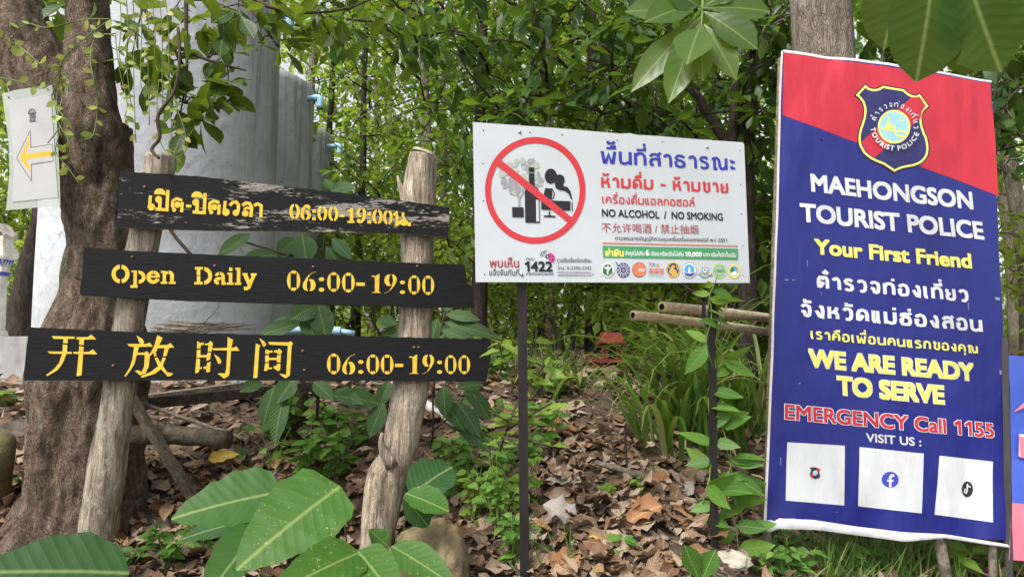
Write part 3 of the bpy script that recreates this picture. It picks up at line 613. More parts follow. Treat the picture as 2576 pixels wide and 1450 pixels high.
plant_tree('open', 'forest_tree', 'thin pale trunked tree rising right behind the taller log post', 1068, 8.2, .3, .95, g1, 'leaf_mid', barkm='bark_pale')
plant_tree('slim', 'forest_tree', 'slim dark tree touching the edge of the rearmost tank', 838, 11.0, 1.2, 1.0, g1, 'leaf_mid', barkm='bark_dark')
plant_tree('slim', 'forest_tree', 'thin grey tree between the rearmost tank and the taller log post', 893, 9.4, 2.7, .9, g1, 'leaf_bright')
plant_tree('dense', 'forest_tree', 'dark forked tree between the middle black board and the white sign', 1203, 5.9, 2.0, .8, g1, 'leaf_mid')
plant_tree('slim', 'forest_tree', 'straight brown trunk just right of the left iron post', 1352, 9.0, 4.0, .95, g1, 'leaf_dark')
plant_tree('slim', 'forest_tree', 'second brown trunk right of the left iron post with pale bark', 1384, 8.0, 5.1, .95, g1, 'leaf_mid', barkm='bark_pale')
plant_tree('dense', 'forest_tree', 'stout dark tree beside the red spirit house', 1497, 8.2, .7, 1.05, g1, 'leaf_dark')
plant_tree('open', 'forest_tree', 'grey tree behind the tall grass right of the spirit house', 1606, 9.5, 3.3, 1.0, g1, 'leaf_mid')
plant_tree('slim', 'forest_tree', 'slim tree behind the bamboo rail tips', 1690, 8.8, 1.9, 1.0, g1, 'leaf_dark')
plant_tree('open', 'forest_tree', 'leafy tree showing past the right edge of the tourist police banner', 2590, 6.6, 1.0, .9, g1, 'leaf_mid')
plant_tree('open', 'forest_tree', 'bright leafed tree at the left edge behind the arrow sheet', -30, 10.5, 2.2, .95, g1, 'leaf_bright')
plant_tree('open', 'forest_tree', 'tree with drooping foliage rising above the middle tank', 740, 10.5, 5.0, 1.0, g1, 'leaf_mid')
gl = 'thin trees too alike to tell apart in the forest behind the signs'; ll = 'thin tree deep in the bright forest behind the signs'
for px, d, k in ((930, 14, 'slim'), (985, 17, 'open'), (1120, 13, 'slim'), (1160, 18, 'open'), (1250, 12.5, 'slim'), (1290, 16, 'open'), (1430, 13.5, 'slim'), (1545, 14.5, 'slim'), (1570, 12, 'open'), (1650, 16, 'slim'), (1740, 13, 'open'), (1830, 11.5, 'slim'), (1450, 18, 'open'), (30, 15, 'slim'), (2560, 11, 'open'), (-160, 12, 'open'), (-420, 11, 'slim'), (-650, 13, 'open'), (-900, 10, 'slim'), (2750, 9, 'open'), (2950, 12, 'slim')):
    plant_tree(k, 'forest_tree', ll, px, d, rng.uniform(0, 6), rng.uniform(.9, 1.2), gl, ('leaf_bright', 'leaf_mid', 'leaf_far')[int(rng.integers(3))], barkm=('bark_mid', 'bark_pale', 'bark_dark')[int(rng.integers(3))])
gb = 'undergrowth bushes on the forest floor'
for px, d, sc in ((1285, 6.6, .7), (1345, 6.2, .6), (1400, 7.6, .9), (1440, 8.6, 1.1), (1560, 8.4, 1.0), (1625, 8.0, .9), (1655, 6.4, .9), (1710, 6.0, .95), (1765, 6.6, 1.1), (1820, 6.2, 1.05), (1865, 5.8, 1.0), (1230, 7.6, .8), (1160, 8.2, .9), (1090, 8.0, .8), (900, 7.0, .6), (700, 8.5, .9), (760, 9, 1.0), (870, 8.5, 1.0), (950, 7.6, .9), (985, 10.5, 1.3), (1110, 9.5, 1.2), (1130, 7, .65), (1180, 10.5, 1.3), (1260, 8.8, 1.0), (1300, 7.2, .7), (1330, 10.5, 1.3), (1395, 9.5, 1.1), (1420, 11, 1.3), (1470, 10, 1.2), (1530, 11, 1.4), (1590, 8.6, .95), (1640, 9.0, 1.2), (1700, 7.6, 1.0), (1745, 8.0, 1.3), (1800, 9, 1.3), (1850, 7.0, 1.2), (1900, 5.6, 1.0), (30, 8, .7), (-20, 12, 1.6), (60, 9.5, .9), (2570, 6, 1.0)):
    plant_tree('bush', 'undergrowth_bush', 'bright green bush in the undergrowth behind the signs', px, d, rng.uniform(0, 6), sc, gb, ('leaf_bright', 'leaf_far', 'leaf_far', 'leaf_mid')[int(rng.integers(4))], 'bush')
def px_cloud(n, boxes):
    tot = sum(b[6] for b in boxes); out = []
    for x0, x1, y0, y1, d0, d1, w in boxes:
        for _ in range(int(n * w / tot)): out.append(P(rng.uniform(x0, x1), rng.uniform(y0, y1), rng.uniform(d0, d1)))
    return out
def placed_tree(name, label, trunk, radii, boxes, n, per, L, wr, shape, leafm, barkm, k=3, spread=.2, tw=.012, extra=()):
    base = np.array(trunk[0]); r = thing(name, label, 'tree', base); C = px_cloud(n, boxes); mb = grow(trunk, radii, C, tw)
    for t, rr in extra: mb.add(*tube(t, rr, 9, .12, 6, sub=3))
    mb.build('trunk', M[barkm], r, True); V, F, U = clusters(C, per, L, wr, shape, k, spread); big_mesh('crown', V, F, U, M[leafm], r); return r
def tp(*a): return [P(*q) for q in a]
b = G(1880, 925)
placed_tree('spreading_tree', 'dark many branched tree between the white sign and the tourist police banner', [P(1885, 1010, 5.2), P(1882, 700, 5.2), P(1872, 420, 5.2), P(1890, 200, 5.2), P(1915, 20, 5.2), P(1940, -160, 5.3)], [.085, .075, .07, .06, .045, .03],
    [(1130, 1560, -40, 300, 4.6, 6.0, 2.6), (1560, 1960, -60, 330, 4.4, 6.2, 3.0), (1860, 1990, 240, 1000, 5.2, 6.2, 2.6), (1500, 1880, 240, 350, 5.4, 6.5, .8), (700, 1130, -80, 130, 4.6, 6.0, .9)], 185, 15, .145, .5, 'obov', 'leaf_dark', 'bark_dark', 3, .2, .011,
    [(tp((1876, 560, 5.2), (1840, 420, 5.1), (1850, 250, 5.1), (1845, 60, 5.1)), [.05, .045, .035, .02]), (tp((1872, 420, 5.2), (1790, 300, 5.2), (1740, 225, 5.2), (1640, 180, 5.3), (1480, 150, 5.4)), [.045, .035, .028, .02, .012])])
placed_tree('stout_tree', 'pale ridged trunk rising straight behind the tourist police banner', [P(2090, 1150, 4.15), P(2085, 700, 4.15), P(2076, 300, 4.15), P(2070, 130, 4.15), P(2066, -20, 4.15), P(2062, -300, 4.2)], [.21, .19, .178, .172, .17, .15],
    [(2150, 2576, -60, 260, 4.6, 6.0, 3), (1890, 2010, -60, 180, 4.6, 5.6, 1), (2500, 2640, 150, 420, 5.0, 6.2, 1.0)], 75, 15, .16, .5, 'obov', 'leaf_dark', 'bark_pale', 3, .2, .011)

# ---- the big forked tree at the left
def big_tree():
    d = 3.12; m = d / FPX; r = thing('forked_tree', 'big rough barked forked tree standing behind the black boards', 'tree', G(190, 1390))
    rows = [(1470, 172, 215), (1400, 175, 190), (1330, 195, 160), (1250, 212, 136), (1130, 217, 126), (960, 222, 128), (870, 235, 120), (810, 246, 106), (740, 258, 92), (620, 268, 80), (540, 256, 86), (450, 238, 94), (390, 228, 96), (320, 222, 96)]
    rows = rows[::-1]; mb = MB(); mb.add(*tube([P(c, y, d) for y, c, rr in rows], [rr * m for y, c, rr in rows], 128, .15, 11, True, .22, 9, 3)); mb.build('trunk', M['bark_big'], r, True)
    mb = MB(); mb.add(*tube(tp((236, 470, d), (200, 360, d), (130, 235, d), (68, 120, d), (15, -10, d), (-40, -180, d)), [50 * m, 80 * m, 84 * m, 76 * m, 70 * m, 62 * m], 80, .14, 11, True, 0, 12, 9)); mb.build('limb', M['bark_big'], r, True)
    mb = MB(); mb.add(*tube(tp((242, 480, d - .05), (232, 350, d - .08), (224, 230, d - .05), (224, 100, d), (222, -30, d), (215, -200, d)), [50 * m, 70 * m, 62 * m, 50 * m, 44 * m, 42 * m], 80, .14, 11, True, 0, 12, 17)); mb.build('limb', M['bark_big'], r, True)
    C = px_cloud(16, [(-20, 320, -90, 20, 2.9, 4.0, 1), (60, 200, 0, 60, 3.6, 4.2, .5)]); V, F, U = clusters(C, 9, .12, .5, 'obov', 4, .15); big_mesh('crown', V, F, U, M['leaf_bough'], r)
big_tree()
def bough(name, label, stems, rad, centers, per, L, wr, shape, leafm, spread=.1, droop=-.3, cat='branch', k=5, stemm='twig', extra=None):
    base = stems[0][0]; r = thing(name, label, cat, base); mb = MB()
    for s in stems: mb.add(*tube(s, [rad * (1 - .75 * i / (len(s) - 1)) for i in range(len(s))], 6, .1, 20, sub=3))
    nodes = [p for s in stems for a, b_ in zip(s[:-1], s[1:]) for p in (a, (a + b_) / 2, b_)]
    for c in centers:
        q = nodes[int(np.argmin([np.linalg.norm(c - n_) for n_ in nodes]))]; mb.add(*tube([q, (q + c) / 2 + (0, 0, .02), c], [rad * .4, rad * .3, rad * .2], 5))
    mb.build('stem', M[stemm], r, True); parts = [clusters(centers, per, L, wr, shape, k, spread, droop)] if len(centers) else []
    if extra: parts += extra
    V, F, U = joinup(parts); big_mesh('foliage', V, F, U, M[leafm], r); return r
bough('leafy_bough', 'dark leafy branch drooping in front of the grey tank beside the tree', [tp((300, -60, 3.1), (360, 20, 3.05), (430, 110, 3.0), (470, 190, 3.0), (465, 260, 2.98)), tp((430, 110, 3.0), (520, 150, 3.0), (620, 178, 3.0)), tp((470, -60, 3.1), (468, 60, 3.0), (470, 190, 3.0), (450, 300, 2.95))], .011,
      [P(*q) for q in ((455, 60, 3), (520, 50, 3.05), (560, 85, 3.05), (430, 140, 2.95), (380, 110, 3.1), (420, 210, 2.95), (470, 190, 2.9), (500, 250, 2.95), (540, 215, 3.0), (575, 205, 3.0), (440, 270, 2.95), (400, 230, 3.05), (470, 315, 2.9), (430, 330, 3), (505, 300, 2.95), (545, 275, 2.95), (350, 60, 3.1), (600, 30, 3.1), (330, 150, 3.15), (400, 180, 3.0), (560, 140, 3.05), (440, 20, 3))], 7, .125, .52, 'obov', 'leaf_bough', .07, -.35)
bough('leafy_bough', 'leafy branch hanging across the top between the tank and the bright forest', [tp((480, -60, 3.8), (600, -20, 3.8), (720, 30, 3.8), (880, 20, 3.9), (1000, -40, 4)), tp((600, -20, 3.8), (660, 60, 3.7), (700, 120, 3.7))], .014,
      [P(*q) for q in ((600, 20, 3.8), (640, 60, 3.7), (690, 30, 3.8), (700, 100, 3.7), (650, 110, 3.7), (560, 20, 3.7), (740, 60, 3.8), (800, 30, 3.9), (860, 40, 3.9), (930, 10, 4), (1000, 20, 4), (720, 0, 3.9), (830, 90, 3.9), (1060, 30, 4.1))], 8, .14, .52, 'obov', 'leaf_bough', .1, -.3)
# glossy cluster, top
def spray(pts_spec, shape='obov', k=7, fold=.25, curl=.18, wr=.5):
    """leaves given by base pixel, tip pixel, width in pixels, depth base, depth tip"""
    parts = []
    for bx, by, tx, ty, wpx, d0, d1, *rest in pts_spec:
        a = P(bx, by, d0); e = P(tx, ty, d1); L = np.linalg.norm(e - a); dd = unit(e - a); view = unit(EYE - (a + e) / 2); up = np.array(rest[0]) if rest else np.array((0, -.25, .55)); nr = view * .8 + up
        parts.append(leaves([a], [dd], [nr], L * 1.04, wpx * (d0 + d1) / 2 / FPX * 1.12, shape, k, fold, curl, .05, .08))
    return parts
sp1 = [(1765, 40, 1600, 190, 70, 2.3, 2.2), (1760, 50, 1690, 215, 75, 2.3, 2.15), (1765, 60, 1770, 160, 55, 2.3, 2.1), (1770, 30, 1900, 100, 80, 2.3, 2.2), (1765, 20, 1935, 10, 75, 2.3, 2.25), (1760, 10, 1640, 30, 75, 2.3, 2.2), (1765, 20, 1690, -30, 80, 2.3, 2.25), (1770, 60, 1850, 175, 60, 2.3, 2.2), (1750, 100, 1700, 218, 62, 2.3, 2.2),
       (1770, 20, 1840, -40, 70, 2.3, 2.3), (1760, 70, 1735, 120, 90, 2.25, 2.05), (1745, 30, 1590, 10, 70, 2.35, 2.3), (1780, 110, 1790, 182, 45, 2.3, 2.25)]
bough('glossy_bough', 'near cluster of broad glossy leaves hanging at the top above the white sign', [tp((1772, -120, 2.4), (1770, -40, 2.35), (1766, 40, 2.3), (1760, 110, 2.28))], .008, [], 0, 0, 0, '', 'leaf_glossy', extra=spray(sp1, 'obov'), stemm='greenstem')
sp2 = [(2350, -90, 2318, 186, 185, 2.5, 2.5, (.3, .1, .1)), (2430, -70, 2505, 168, 185, 2.45, 2.4, (-.2, .15, .2)), (2570, -90, 2590, 90, 150, 2.4, 2.4), (2280, -110, 2225, 110, 140, 2.75, 2.8), (2425, 60, 2460, 182, 120, 2.65, 2.7)]
bough('broad_bough', 'huge round teak leaves hanging over the corner above the banner', [tp((2500, -160, 2.6), (2440, -70, 2.5), (2380, -70, 2.52), (2300, -85, 2.7)), tp((2440, -70, 2.5), (2430, 60, 2.6))], .009, [], 0, 0, 0, '', 'leaf_under', extra=spray(sp2, 'round', 10, .18, .1), stemm='greenstem')
# hanging vine with small yellow green leaves
def vine(name, label, strands, L, leafm, d_of, step=.045, wr=.62, rad=.0022, cat='vine', pair=False, shape='ell', n_face=.9, stemm='greenstem', p_leaf=.8):
    r = thing(name, label, cat, P(*strands[0][0], d_of(*strands[0][0]))); mb = MB(); pos = []; dr = []; nr = []
    for s in strands:
        pts = [P(x, y, d_of(x, y)) for x, y in s]; mb.add(*tube(pts, rad, 5, sub=4))
        q = []; 
        for i in range(len(pts) - 1):
            for t in np.arange(0, 1, step / max(step, np.linalg.norm(pts[i + 1] - pts[i]))): q.append((pts[i] * (1 - t) + pts[i + 1] * t, unit(pts[i + 1] - pts[i])))
        for c, t in q:
            for sd in ((-1, 1) if pair else (rng.choice((-1, 1)),)):
                if rng.random() > p_leaf: continue
                view = unit(EYE - c); sdv = unit(np.cross(t, view)) * sd; pos.append(c); dr.append(sdv * .9 + t * rng.uniform(-.2, .7) + rng.normal(size=3) * .25 + (0, 0, -.25)); nr.append(view * n_face + rng.normal(size=3) * .45 + (0, 0, .25))
    mb.build('stem', M[stemm], r, True); n = len(pos); Ls = rng.uniform(L * .65, L * 1.2, n); V, F, U = leaves(pos, dr, nr, Ls, Ls * wr, shape, 5, .15, rng.uniform(0, .3, n)); big_mesh('foliage', V, F, U, M[leafm], r); return r
dv = lambda x, y: 2.82 + .06 * nz(x * .01, y * .01)
vine('hanging_vine', 'yellow green round leaved vine trailing over the forked trunk', [[(268, 55), (215, 95), (165, 140), (150, 190), (143, 260), (150, 330), (140, 380), (170, 420), (200, 462)], [(290, 85), (240, 95), (228, 150), (236, 200), (245, 270), (235, 340), (215, 350)], [(20, 100), (60, 125), (100, 160), (150, 180), (160, 230)], [(0, 195), (50, 205), (110, 222), (150, 180)],
     [(165, 140), (150, 175), (158, 240), (145, 300), (175, 360), (170, 400)], [(280, 48), (210, 50), (120, 70), (75, 60), (40, 75)], [(150, 200), (130, 250), (160, 300), (120, 360)], [(0, 95), (40, 112), (90, 150)]], .040, 'leaf_vine', dv, .055, .58)
vine('hanging_vine', 'pale thin vine strands dangling between the forked tree and the dark bough', [[(300 + 16 * i, -30), (305 + 17 * i, 60 + 10 * (i % 3)), (300 + 18 * i, 130 + 25 * (i % 4)), (308 + 17 * i + 6 * (i % 2), 180 + 45 * ((i * 2) % 5))] for i in range(8)] + [[(400, 200), (395, 270), (402, 350), (420, 385), (445, 395), (470, 375), (465, 330), (445, 270), (420, 190)], [(290, 90), (300, 170), (320, 260), (315, 300), (350, 310)]], .035, 'leaf_vine', lambda x, y: 2.78 + .05 * nz(x * .013, y * .01, 3), .05, .55, .0018)
m = MB().add(*tube(tp((448, 70, 2.72), (452, 150, 2.7), (438, 230, 2.69), (398, 290, 2.68), (402, 345, 2.68), (382, 375, 2.67), (400, 398, 2.66)), [.006, .006, .0065, .007, .007, .007, .006], 7, .1, 30, sub=5))
tag(m.build('woody_liana', M['twig'], None, True), 'bare brown woody stem curling onto the shorter log post', 'liana')
m = MB().add(*tube(tp((425, 570, 2.95), (445, 600, 2.95), (480, 640, 2.95), (505, 680, 2.95)), .008, 7, .1, 30, sub=4)); tag(m.build('bare_stem', M['twig'], None, True), 'bare stem slanting behind the gap between the top two boards', 'stem')

# ================================================================== tanks, plinth, pipes
def tank(cx, cy, rad, z1, label, pipe=None, seed=0):
    z0 = 1.58; r = thing('water_tank', label, 'tank', (cx, cy, z0), 'grey concrete water tanks in a row'); seg = 72; V = []; F = []
    zs = list(np.linspace(z0, z1, 34)); 
    for z in zs:
        for k in range(seg):
            a = 2 * math.pi * k / seg; q = rad * (1 + .004 * noise.noise(Vector((math.cos(a) * 2 + seed, math.sin(a) * 2, z * 1.2)))); V.append((cx + q * math.cos(a), cy + q * math.sin(a), z))
    n = len(zs)
    for i in range(n - 1):
        for k in range(seg): F.append((i * seg + k, i * seg + (k + 1) % seg, (i + 1) * seg + (k + 1) % seg, (i + 1) * seg + k))
    # rim turned inward
    b0 = len(V)
    for q, z in ((rad - .07, z1), (rad - .07, z1 - .35)):
        for k in range(seg): a = 2 * math.pi * k / seg; V.append((cx + q * math.cos(a), cy + q * math.sin(a), z))
    for k in range(seg): F.append(((n - 1) * seg + k, (n - 1) * seg + (k + 1) % seg, b0 + (k + 1) % seg, b0 + k)); F.append((b0 + k, b0 + (k + 1) % seg, b0 + seg + (k + 1) % seg, b0 + seg + k))
    F.append(tuple(b0 + seg + k for k in range(seg)))
    MB().add(V, F).build('wall', M['concrete'], r, True)
    if pipe:
        a = np.array(pipe); q = math.hypot(a[0] - cx, a[1] - cy); st = np.array((cx + (a[0] - cx) * (rad - .05) / q, cy + (a[1] - cy) * (rad - .05) / q, a[2]))
        e = np.array((a[0], a[1], a[2])); mb = MB(); mb.add(*tube([st, st + (e - st) * .5, e], .028, 12)); mb.add(*tube([e + unit(e - st) * -.05, e + (0, 0, 0), e + unit(e - st) * .025 + (0, 0, -.02), e + unit(e - st) * .03 + (0, 0, -.12)], .036, 12, sub=3)); mb.build('outlet_pipe', M['pipe_blue'], r, True)
TOP = 1.55 + 2.76
tank(-2.83, 5.5, .85, TOP + .05, 'nearest and largest looking grey concrete tank right behind the forked tree', tuple(P(720, 38, 5.9)), 1)
tank(-3.03, 7.2, .85, TOP, 'middle grey concrete tank half hidden behind the nearest one', tuple(P(800, 246, 7.3)), 5)
tank(-3.27, 9.0, .85, TOP, 'rearmost grey concrete tank of the row', tuple(P(850, 366, 9.0)), 9)
mb = MB(); V, F = box((-3.6, 7.6, 1.37), 3.9, 5.9, .44); mb.add(V, F); o = mb.build('concrete_plinth', M['concrete_old'], None); tag(o, 'long low concrete base under the three tanks', 'plinth')
bm = bmesh.new(); bm.from_mesh(o.data); bmesh.ops.bevel(bm, geom=bm.edges[:], offset=.02, segments=2); bm.to_mesh(o.data); bm.free()
mb = MB(); mb.add(*tube(tp((690, 828, 4.6), (770, 829, 4.6), (838, 830, 4.6)), .022, 12)); mb.add(*tube(tp((830, 829, 4.6), (856, 832, 4.6), (858, 832, 4.6)), .027, 12)); mb.add(*tube(tp((856, 832, 4.6), (892, 838, 4.6)), .018, 12)); tag(mb.build('water_pipe', M['pipe_blue'], None, True), 'pale blue plastic pipe lying behind the lowest board', 'pipe')
a, e = G(924, 952), G(1155, 1088); mb = MB(); mb.add(*tube([a + (0, 0, .05), e + (0, 0, .05)], .032, 16)); tag(mb.build('fallen_pipe', M['pipe_white'], None, True), 'dirty white plastic pipe lying on the leaves behind the taller log post', 'pipe')
mb = MB()
for i in range(26):
    x0 = rng.uniform(370, 470); x1 = rng.uniform(520, 650); y0 = 812 + rng.uniform(-6, 20); mb.add(*tube(tp((x0, y0, 4.55), ((x0 + x1) / 2, y0 + rng.uniform(2, 10), 4.5), (x1, 822 + rng.uniform(-12, 8), 4.5)), [.004, .006, .002], 4))
mb.add(*tube(tp((510, 815, 4.5), (530, 795, 4.45), (552, 770, 4.4)), [.004, .003, .001], 4)); tag(mb.build('dead_frond', M['wood_grey'], None, True), 'dry dead palm frond lying on the tank base', 'frond')

mb = MB()
for i in range(90):
    y = rng.uniform(2.0, 4.6); x = rng.uniform(-.75 * y, .75 * y); a = rng.uniform(0, 6.28); L = rng.uniform(.06, .3); c = np.array((x, y, 0)); pts = []
    for k in range(4):
        q = c + np.array((math.cos(a), math.sin(a), 0)) * L * k / 3 + np.array((rng.normal() * .01, rng.normal() * .01, 0)); q[2] = ground_z(q[0], q[1]) + rng.uniform(.02, .05); pts.append(q)
    mb.add(*tube(pts, [.0035, .003, .0025, .0015], 5))
tag(mb.build('twig_litter', M['wood_grey'], None), 'thin broken twigs scattered through the dry leaves', 'twigs', kind='stuff')
# ================================================================== wooden opening-hours sign
A0 = P(62, 955, 2.5); B0 = P(1236, 957, 2.95)
WP = Plane(A0, B0 - A0, (0, .03, 1))
def digit_b(c):
    el = lambda a0, a1, rx=.5, ry=.5: [(.5 + rx * math.cos(R(a)), .5 + ry * math.sin(R(a))) for a in np.linspace(a0, a1, 14)]
    six = [[(.98, .97), (.72, .93), (.45, .80), (.22, .6), (.06, .4), (.02, .24), (.10, .1), (.26, .01), (.42, .0), (.36, .1), (.32, .25), (.33, .42), (.42, .56), (.40, .62), (.60, .86), (.98, 1.0)], [(.46, .58), (.62, .62), (.82, .57), (.96, .42), (.99, .27), (.9, .1), (.72, .01), (.52, 0), (.6, .12), (.64, .3), (.58, .48)]]
    if c == '0': return [el(118, 242), el(-62, 62), el(66, 114)[:] + [(.36, .83), (.5, .86), (.64, .83)], el(246, 294)[:] + [(.64, .17), (.5, .14), (.36, .17)]]
    if c == '6': return six
    if c == '9': return [[(1 - x, 1 - y) for x, y in p] for p in six]
    if c == '1': return [[(.36, .06), (.78, .06), (.82, 1.0), (.74, 1.0), (.36, .86)], [(.04, .84), (.36, .84), (.36, .90), (.2, .92), (.04, .9)], [(.0, 0), (1, 0), (.8, .06), (.36, .06), (.16, .04)]]
    if c == '-': return [[(0, 0), (1, 0), (1, 1), (0, 1)]]
    if c == ':': return [[(.5 + .5 * math.cos(a), .14 + .14 * math.sin(a)) for a in np.linspace(0, 6.2, 14)], [(.5 + .5 * math.cos(a), .86 + .14 * math.sin(a)) for a in np.linspace(0, 6.2, 14)]]
def digit_a(c):
    ring = lambda a0, a1, ro=.5, ri=.2, cy=.5, ry=.5, iy=.36: [(.5 + ro * math.cos(R(a)), cy + ry * math.sin(R(a))) for a in np.linspace(a0, a1, 14)] + [(.5 + ri * math.cos(R(a)), cy + iy * math.sin(R(a))) for a in np.linspace(a1, a0, 14)]
    six = [[(.97, .86), (.75, 1.0), (.45, .98), (.15, .78), (.0, .5), (.02, .22), (.2, .03), (.42, 0), (.38, .1), (.34, .3), (.36, .55), (.5, .82), (.62, .76), (.9, .70)], [(.52, .0), (.8, .04), (.98, .2), (.98, .42), (.8, .58), (.52, .6), (.42, .54), (.62, .45), (.68, .28), (.6, .12), (.52, .1)]]
    if c == '0': return [ring(102, 258), ring(-78, 78)]
    if c == '6': return six
    if c == '9': return [[(1 - x, 1 - y) for x, y in p] for p in six]
    if c == '1': return [[(.36, .14), (.82, .14), (.82, 1.0), (.5, 1.0), (.36, .9)], [(.0, .72), (.36, .76), (.36, .9), (.0, .86)], [(.06, 0), (1, 0), (1, .14), (.06, .14)]]
    if c == '-': return [[(0, 0), (1, 0), (1, 1), (0, 1)]]
    if c == ':': return [[(0, 0), (1, 0), (1, .3), (0, .3)], [(0, .7), (1, .7), (1, 1), (0, 1)]]
def digits(art, spec, fn, m='yellow'):
    for c, x0, x1, y0, y1, sh in spec:
        for p in fn(c): art.poly([(x0 + x * (x1 - x0), y1 - y * (y1 - y0) + sh * (x - .5)) for x, y in p], m)
def wooden_sign():
    r = thing('opening_hours_sign', 'rustic sign of three black boards with yellow stencilled opening hours on two log posts', 'sign', G(590, 1400))
    def post(rows, bm_, back, seed):
        pts = []; rr = []
        for y, c, w in rows:
            h = WP.hit(c, y); d = dep(h) + back + .02; rad = w * d / FPX; pts.append(P(c, y, d + rad)); rr.append(rad * 1.02)
        pts.append(pts[-1] + (pts[-1] - pts[-2]) * 1.2); rr.append(rr[-1])
        mb = MB(); V, F, _, UV = tube(pts, rr, 36, .09, 13, True, 0, 5, seed); mb.add(V, F, 0); return mb, pts, rr
    mb, pts, rr = post([(398, 403, 36), (435, 400, 35), (520, 382, 35), (600, 364, 36), (775, 331, 36), (965, 303, 38), (1075, 287, 38), (1175, 270, 45), (1275, 253, 42), (1375, 236, 40), (1430, 228, 40)], 'bark_post', .004, 3)
    a = mb.build('post', M['bark_post'], r, True); MB().add(*tube([pts[0] + (0, 0, .001), pts[0] + (.0, 0, .012)], [rr[0] * .96, rr[0] * .9], 24, .05, 20)).build('cut_end', M['board_edge'], a)
    mb2, pts, rr = post([(388, 1066, 34), (430, 1060, 40), (500, 1052, 44), (585, 1048, 43), (680, 1050, 41), (800, 1045, 43), (965, 1035, 45), (1075, 1015, 45), (1150, 996, 43), (1200, 975, 52), (1300, 955, 48), (1400, 942, 38), (1450, 938, 36)], 'bark_post2', .004, 8)
    # broken side stubs
    d1 = dep(pts[0]); mb2.add(*tube(tp((1040, 560, d1), (1018, 505, d1), (1008, 470, d1), (1000, 442, d1)), [.035, .018, .012, .004], 9, .25, 30, sub=3)); mb2.add(*tube(tp((985, 1170, d1 - .22), (960, 1120, d1 - .24), (962, 1088, d1 - .24)), [.03, .016, .006], 9, .25, 30, sub=3))
    b = mb2.build('post', M['bark_post2'], r, True); MB().add(*tube([pts[0] + (0, 0, .001), pts[0] + (.004, 0, .014)], [rr[0] * .95, rr[0] * .85], 24, .06, 20)).build('cut_end', M['board_edge'], b)
    b1 = slab(WP, [(303, 431), (420, 438), (517, 445), (640, 459), (708, 467), (828, 481), (990, 501), (1131, 521), (1128, 597), (1008, 586), (850, 584), (708, 579), (517, 578), (404, 575), (295, 570), (297, 510)], .022, M['board_worn'], M['board_edge'], 'board', r, .0009)
    b2 = slab(WP, [(212, 622), (340, 631), (493, 638), (708, 647), (1008, 659), (1169, 666), (1173, 695), (1176, 712), (1188, 719), (1194, 774), (940, 768), (708, 763), (453, 755), (207, 742), (201, 737), (207, 680)], .022, M['board_black'], M['board_black'], 'board', r, .0005)
    b3 = slab(WP, [(74, 822), (150, 826), (344, 834), (560, 838), (676, 842), (820, 841), (934, 846), (1235, 852), (1234, 901), (1229, 930), (1223, 959), (676, 956), (300, 956), (59, 956), (61, 930), (66, 880)], .022, M['board_black'], M['board_edge'], 'board', r, .0009)
    # ---- writing
    art = Art(WP).zoom(289.8, 412, .175); Y = 'yellow'
    def blob(x, y, q, qy=None): art.ell(x, y, q, qy or q, Y, n=24)
    for dx, dy in ((0, 0), (535, 42)):
        f = lambda L: [(x + dx, y + dy) for x, y in L]
        art.poly(f([(562, 440), (566, 395), (598, 362), (640, 352), (690, 365), (722, 400), (730, 452), (655, 438)]), Y); blob(625 + dx, 512 + dy, 50); art.stroke(f([(648, 520), (640, 665)]), 50, Y); art.stroke(f([(580, 650), (768, 662)]), 46, Y); art.stroke(f([(760, 378), (745, 680)]), 48, Y)
    for dx, dy in ((0, 0), (532, 34)):
        f = lambda L: [(x + dx, y + dy) for x, y in L]
        art.stroke(f([(858, 680), (822, 600), (832, 530), (885, 500), (968, 525)]), 42, Y); blob(895 + dx, 588 + dy, 46, 44); art.stroke(f([(967, 550), (957, 695)]), 46, Y); blob(850 + dx, 662 + dy, 30)
    for dx, dy in ((0, 0), (1072, 78)):
        art.stroke([(512 + dx, 455 + dy), (495 + dx, 610 + dy)], 46, Y); blob(522 + dx, 618 + dy, 54, 52)
    art.stroke([(1018, 605), (1096, 609)], 40, Y); art.stroke([(1648, 600), (1690, 555), (1740, 548), (1775, 590), (1768, 690)], 46, Y); blob(1735, 705, 46)
    art.stroke([(1830, 600), (1880, 562), (1935, 572), (1965, 630), (1950, 765)], 46, Y); art.stroke([(1850, 655), (1900, 628), (1960, 655)], 34, Y); blob(1872, 712, 48); art.stroke([(1998, 600), (2050, 575), (2100, 602), (2095, 772)], 46, Y)
    art.flush('lettering', b1); art.zoom(708.4, 373.5, .1875)
    digits(art, [('0', 103, 248, 740, 947, 0), ('6', 253, 393, 750, 957, 0), (':', 412, 460, 820, 962, 0), ('0', 480, 614, 767, 970, 0), ('0', 626, 763, 775, 977, 0), ('-', 776, 842, 886, 918, 4), ('1', 878, 980, 798, 998, 0), ('9', 1002, 1137, 800, 1004, 0), (':', 1150, 1204, 857, 1006, 0), ('0', 1217, 1356, 814, 1013, 0), ('0', 1362, 1491, 824, 1022, 0)], digit_a)
    art.stroke([(1500, 895), (1540, 862), (1550, 920), (1545, 1000), (1535, 1040)], 38, Y); art.stroke([(1545, 1020), (1590, 985), (1640, 962), (1690, 1005)], 44, Y); art.stroke([(1630, 855), (1628, 900), (1655, 960), (1690, 1020)], 34, Y); art.ell(1640, 990, 52, 46, Y, n=20); art.rect(1690, 995, 1735, 1040, Y)
    art.build('lettering', b1)
    art = Art(WP).zoom(193.2, 605.4, .2)
    sr = lambda x0, y0, x1, y1, s=0: art.poly([(x0, y0), (x1, y0 + s), (x1 - 2, y1 + s), (x0 - 2, y1)], Y)
    art.arc(553, 417, 113, 119, 96, 264, 52, Y); art.arc(553, 417, 113, 119, -80, 82, 52, Y)
